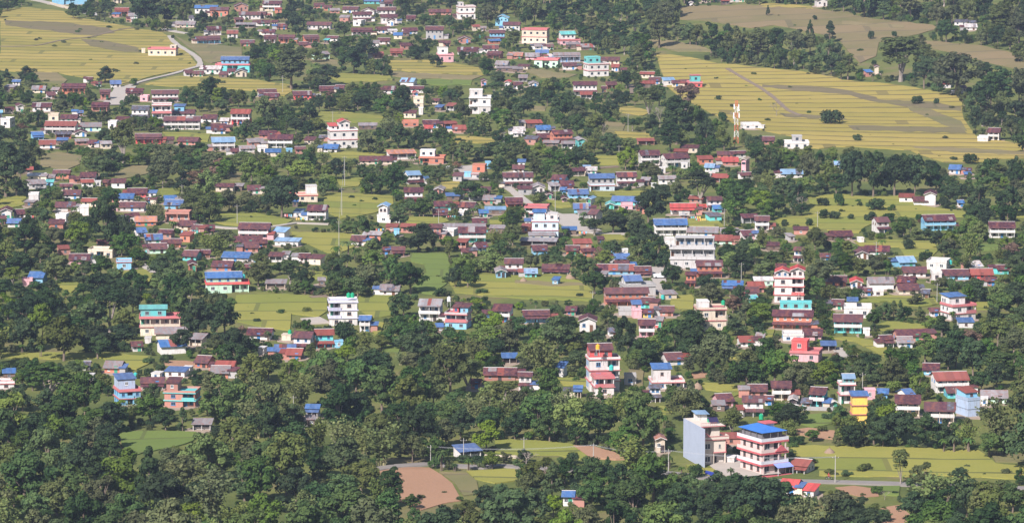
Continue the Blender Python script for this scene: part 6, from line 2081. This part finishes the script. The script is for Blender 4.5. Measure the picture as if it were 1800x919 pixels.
MB().hexa([(-.75, -.11, .68), (-.06, -.12, .64), (-.06, .12, .64), (-.75, .11, .68), (-.75, -.1, .77), (-.06, -.1, .73), (-.06, .1, .73), (-.75, .1, .77)]).build('seat', DK, mo)
MB().tube((.36, -.33, 1.0), (.36, .33, 1.0), .02).build('handlebar', ST, mo)
MB().box(-.18, .18, -.12, .12, .28, .52).build('engine', ST, mo)
tag(mo, 'small motorcycle on the grey road left of the tall power pole', 'motorcycle')
def person(name, loc, rz, pose, shirt, label, trousers=(.05, .05, .08)):
    """one skinned body in the given joints; clothing colours by face height"""
    J = dict(pose)
    names = list(J); vs = [J[n][:3] for n in names]; rad = [J[n][3] for n in names]
    E = [('pel', 'bel'), ('bel', 'chest'), ('chest', 'neck'), ('neck', 'head'), ('head', 'top'), ('chest', 'shl'), ('chest', 'shr'), ('shl', 'ell'), ('ell', 'hal'), ('shr', 'elr'), ('elr', 'har'),
         ('pel', 'hil'), ('pel', 'hir'), ('hil', 'knl'), ('knl', 'ftl'), ('ftl', 'tol'), ('hir', 'knr'), ('knr', 'ftr'), ('ftr', 'tor')]
    me = bpy.data.meshes.new('body'); me.from_pydata(vs, [(names.index(a), names.index(b_)) for a, b_ in E], [])
    o = link('body_tmp', me); sk = o.modifiers.new('skin', 'SKIN'); sb = o.modifiers.new('sub', 'SUBSURF'); sb.levels = 1; sb.render_levels = 1
    for v, r in zip(me.skin_vertices[0].data, rad): v.radius = (r, r)
    me.skin_vertices[0].data[names.index('pel')].use_root = True
    dg = bpy.context.evaluated_depsgraph_get(); m2 = bpy.data.meshes.new_from_object(o.evaluated_get(dg))
    bpy.data.objects.remove(o)
    m2.materials.clear()
    for c_, nm in (((.35, .2, .13), 'skin'), (shirt, 'shirt_cloth'), (trousers, 'trouser_cloth'), ((.03, .025, .02), 'dark_hair')): m2.materials.append(plain('person_' + nm + str(shirt[0]), c_))
    hip = J['pel'][2]; nk = J['neck'][2]
    for f in m2.polygons:
        z = f.center.z; hx = min((Vector(J['hal'][:3]) - f.center).length, (Vector(J['har'][:3]) - f.center).length)
        f.material_index = (3 if z > J['head'][2] + .05 else 0) if z > nk + .02 else (0 if hx < .16 else (1 if z > hip + .02 or hx < .5 and z > hip - .05 else 2)); f.use_smooth = True
    m2.name = 'person'
    p = link(name, m2, None, loc, rz); tag(p, label, 'person'); return p
sit = dict(pel=(-.25, 0, .86, .14), bel=(-.2, 0, 1.05, .13), chest=(-.1, 0, 1.3, .15), neck=(-.04, 0, 1.48, .06), head=(0, 0, 1.6, .1), top=(0, 0, 1.72, .08),
           shl=(-.08, .2, 1.38, .07), ell=(.1, .28, 1.18, .05), hal=(.33, .28, 1.05, .04), shr=(-.08, -.2, 1.38, .07), elr=(.1, -.28, 1.18, .05), har=(.33, -.28, 1.05, .04),
           hil=(-.2, .12, .84, .1), knl=(.2, .2, .78, .08), ftl=(.05, .2, .36, .05), tol=(.2, .2, .32, .04), hir=(-.2, -.12, .84, .1), knr=(.2, -.2, .78, .08), ftr=(.05, -.2, .36, .05), tor=(.2, -.2, .32, .04))
person('person', (P[0], P[1], P[2] + .42), math.radians(8), sit, (.45, .05, .06), 'person in dark red top riding the small motorcycle on the road')

# small white pickup beside the grey blue-topped building, white van in the pale yard
def car(x, y, L, col, label, nm, pickup):
    P, s = at(x, y); c_ = empty(nm, (P[0], P[1], P[2] + .42), math.radians(12 if pickup else 78))
    pm = plain(nm + '_paint', col, .35); W = 1.65; gl = glass()
    b_ = MB(); l = L / 2
    b_.hexa([(-l, -W/2, .35), (l, -W/2, .35), (l, W/2, .35), (-l, W/2, .35), (-l, -W/2, .95), (l, -W/2 + .05, .85), (l, W/2 - .05, .85), (-l, W/2, .95)])
    b_.build('body', pm, c_)
    x0 = -.1 if pickup else -l + .15
    MB().hexa([(x0, -W/2 + .04, .953), (l - .75, -W/2 + .04, .9), (l - .75, W/2 - .04, .9), (x0, W/2 - .04, .953), (x0 + .05, -W/2 + .14, 1.62), (l - 1.25, -W/2 + .14, 1.6), (l - 1.25, W/2 - .14, 1.6), (x0 + .05, W/2 - .14, 1.62)]).build('cabin', pm, c_)
    MB().hexa([(l - .95, -W/2 + .2, 1.0), (l - .78, -W/2 + .2, .98), (l - .78, W/2 - .2, .98), (l - .95, W/2 - .2, 1.0), (l - 1.3, -W/2 + .22, 1.52), (l - 1.2, -W/2 + .22, 1.52), (l - 1.2, W/2 - .22, 1.52), (l - 1.3, W/2 - .22, 1.52)]).build('windscreen', gl, c_)
    for sy in (-1, 1):
        y0 = sy * (W/2 - .085)
        MB().box(x0 + .25, l - 1.4, min(y0, y0 + sy*.03), max(y0, y0 + sy*.03), 1.08, 1.5).build('side_window', gl, c_)
        for sx in (-l + .65, l - .7):
            MB().tube((sx, sy * (W/2 - .18), .33), (sx, sy * (W/2 + .02), .33), .33, n=14).build('wheel', DK, c_)
        MB().box(l, l + .03, sy * .6 - .14, sy * .6 + .14, .62, .76).build('headlight', plain('lamp_glass', (.7, .7, .68), .2), c_)
    if pickup:
        t_ = MB(); t_.box(-l, -.15, -W/2, -W/2 + .06, .953, 1.35).box(-l, -.15, W/2 - .06, W/2, .953, 1.35).box(-l, -l + .06, -W/2 + .063, W/2 - .063, .953, 1.35); t_.build('cargo_bed', pm, c_)
    tag(c_, label, 'car' if not pickup else 'truck')
car(1160, 491, 4.2, (.6, .6, .6), 'small white and grey pickup on the dirt lane right of maroon-roofed sheds', 'pickup_truck', True)
car(789, 301, 3.6, (.8, .8, .8), 'white van parked at the left of the pale concrete yard', 'van', False)
# motorbike by the shop row
P, s = at(1659, 760); mo2 = empty('motorcycle', P, math.radians(-15))
for ch in [c_ for c_ in COL.objects if c_.parent == mo]:
    n_ = ch.copy(); COL.objects.link(n_); n_.parent = mo2
    if n_.name.startswith('fuel_tank'): n_.data = n_.data.copy(); n_.data.materials[0] = plain('blue_bike_paint', (.08, .08, .35), .3)
    for g2 in [c_ for c_ in COL.objects if c_.parent == ch]:
        m_ = g2.copy(); COL.objects.link(m_); m_.parent = n_
tag(mo2, 'small blue motorcycle parked below the long maroon shop row', 'motorcycle')

# garden and compound walls
def lowwall(name, px, h, mat, label, th=.25):
    G_ = px2g([p[0] for p in px], [p[1] for p in px]); mb = MB()
    for i in range(len(G_) - 1):
        a, b_ = G_[i], G_[i+1]; d = (b_ - a)[:2]; L = np.linalg.norm(d); n_ = np.array([-d[1], d[0]]) / L * th / 2
        mb.hexa([(a[0]-n_[0], a[1]-n_[1], a[2]-.6), (b_[0]-n_[0], b_[1]-n_[1], b_[2]-.6), (b_[0]+n_[0], b_[1]+n_[1], b_[2]-.6), (a[0]+n_[0], a[1]+n_[1], a[2]-.6),
                 (a[0]-n_[0], a[1]-n_[1], a[2]+h), (b_[0]-n_[0], b_[1]-n_[1], b_[2]+h), (b_[0]+n_[0], b_[1]+n_[1], b_[2]+h), (a[0]+n_[0], a[1]+n_[1], a[2]+h)])
    o = mb.build(name, mat); tag(o, label, 'wall', 'garden and compound walls')
lowwall('compound_wall', [(143, 24), (165, 27), (186, 29)], 2.2, paint('G'), 'pale grey compound wall along the top left road')
lowwall('compound_wall', [(88, 8), (105, 13), (122, 17)], 1.5, paint('C'), 'cream compound wall climbing to the top left corner')
lowwall('compound_wall', [(1406, 720), (1430, 721), (1468, 722)], 1.0, paint('G'), 'grey garden wall in front of the turquoise veranda house')
lowwall('compound_wall', [(1380, 714), (1404, 719)], 1.2, paint('W'), 'white compound wall left of the turquoise veranda house')
lowwall('compound_wall', [(1240, 834), (1256, 838)], 1.1, plain('blue_plastic_sheet', (.03, .05, .28), .5), 'dark blue plastic sheeting fence by the lower road')
lowwall('compound_wall', [(852, 803), (880, 804), (908, 805)], .7, paint('C'), 'low cream wall right of the open grey roadside shed')

# haze over the valley: one closed box, camera and ground inside, sky outside
mb = MB().box(-9500, 9500, -3500, 14500, -40, 420)
hm = bpy.data.materials.new('haze'); hm.use_nodes = True; nt = hm.node_tree; nt.nodes.clear()
om = nt.nodes.new('ShaderNodeOutputMaterial'); pv = nt.nodes.new('ShaderNodeVolumePrincipled')
pv.inputs['Color'].default_value = (.60, .72, 1.0, 1); pv.inputs['Density'].default_value = HAZE_DENSITY; pv.inputs['Anisotropy'].default_value = .1
nt.links.new(pv.outputs[0], om.inputs['Volume'])
hz = mb.build('haze', hm); hz['kind'] = 'stuff'
print('objects', len(bpy.data.objects))
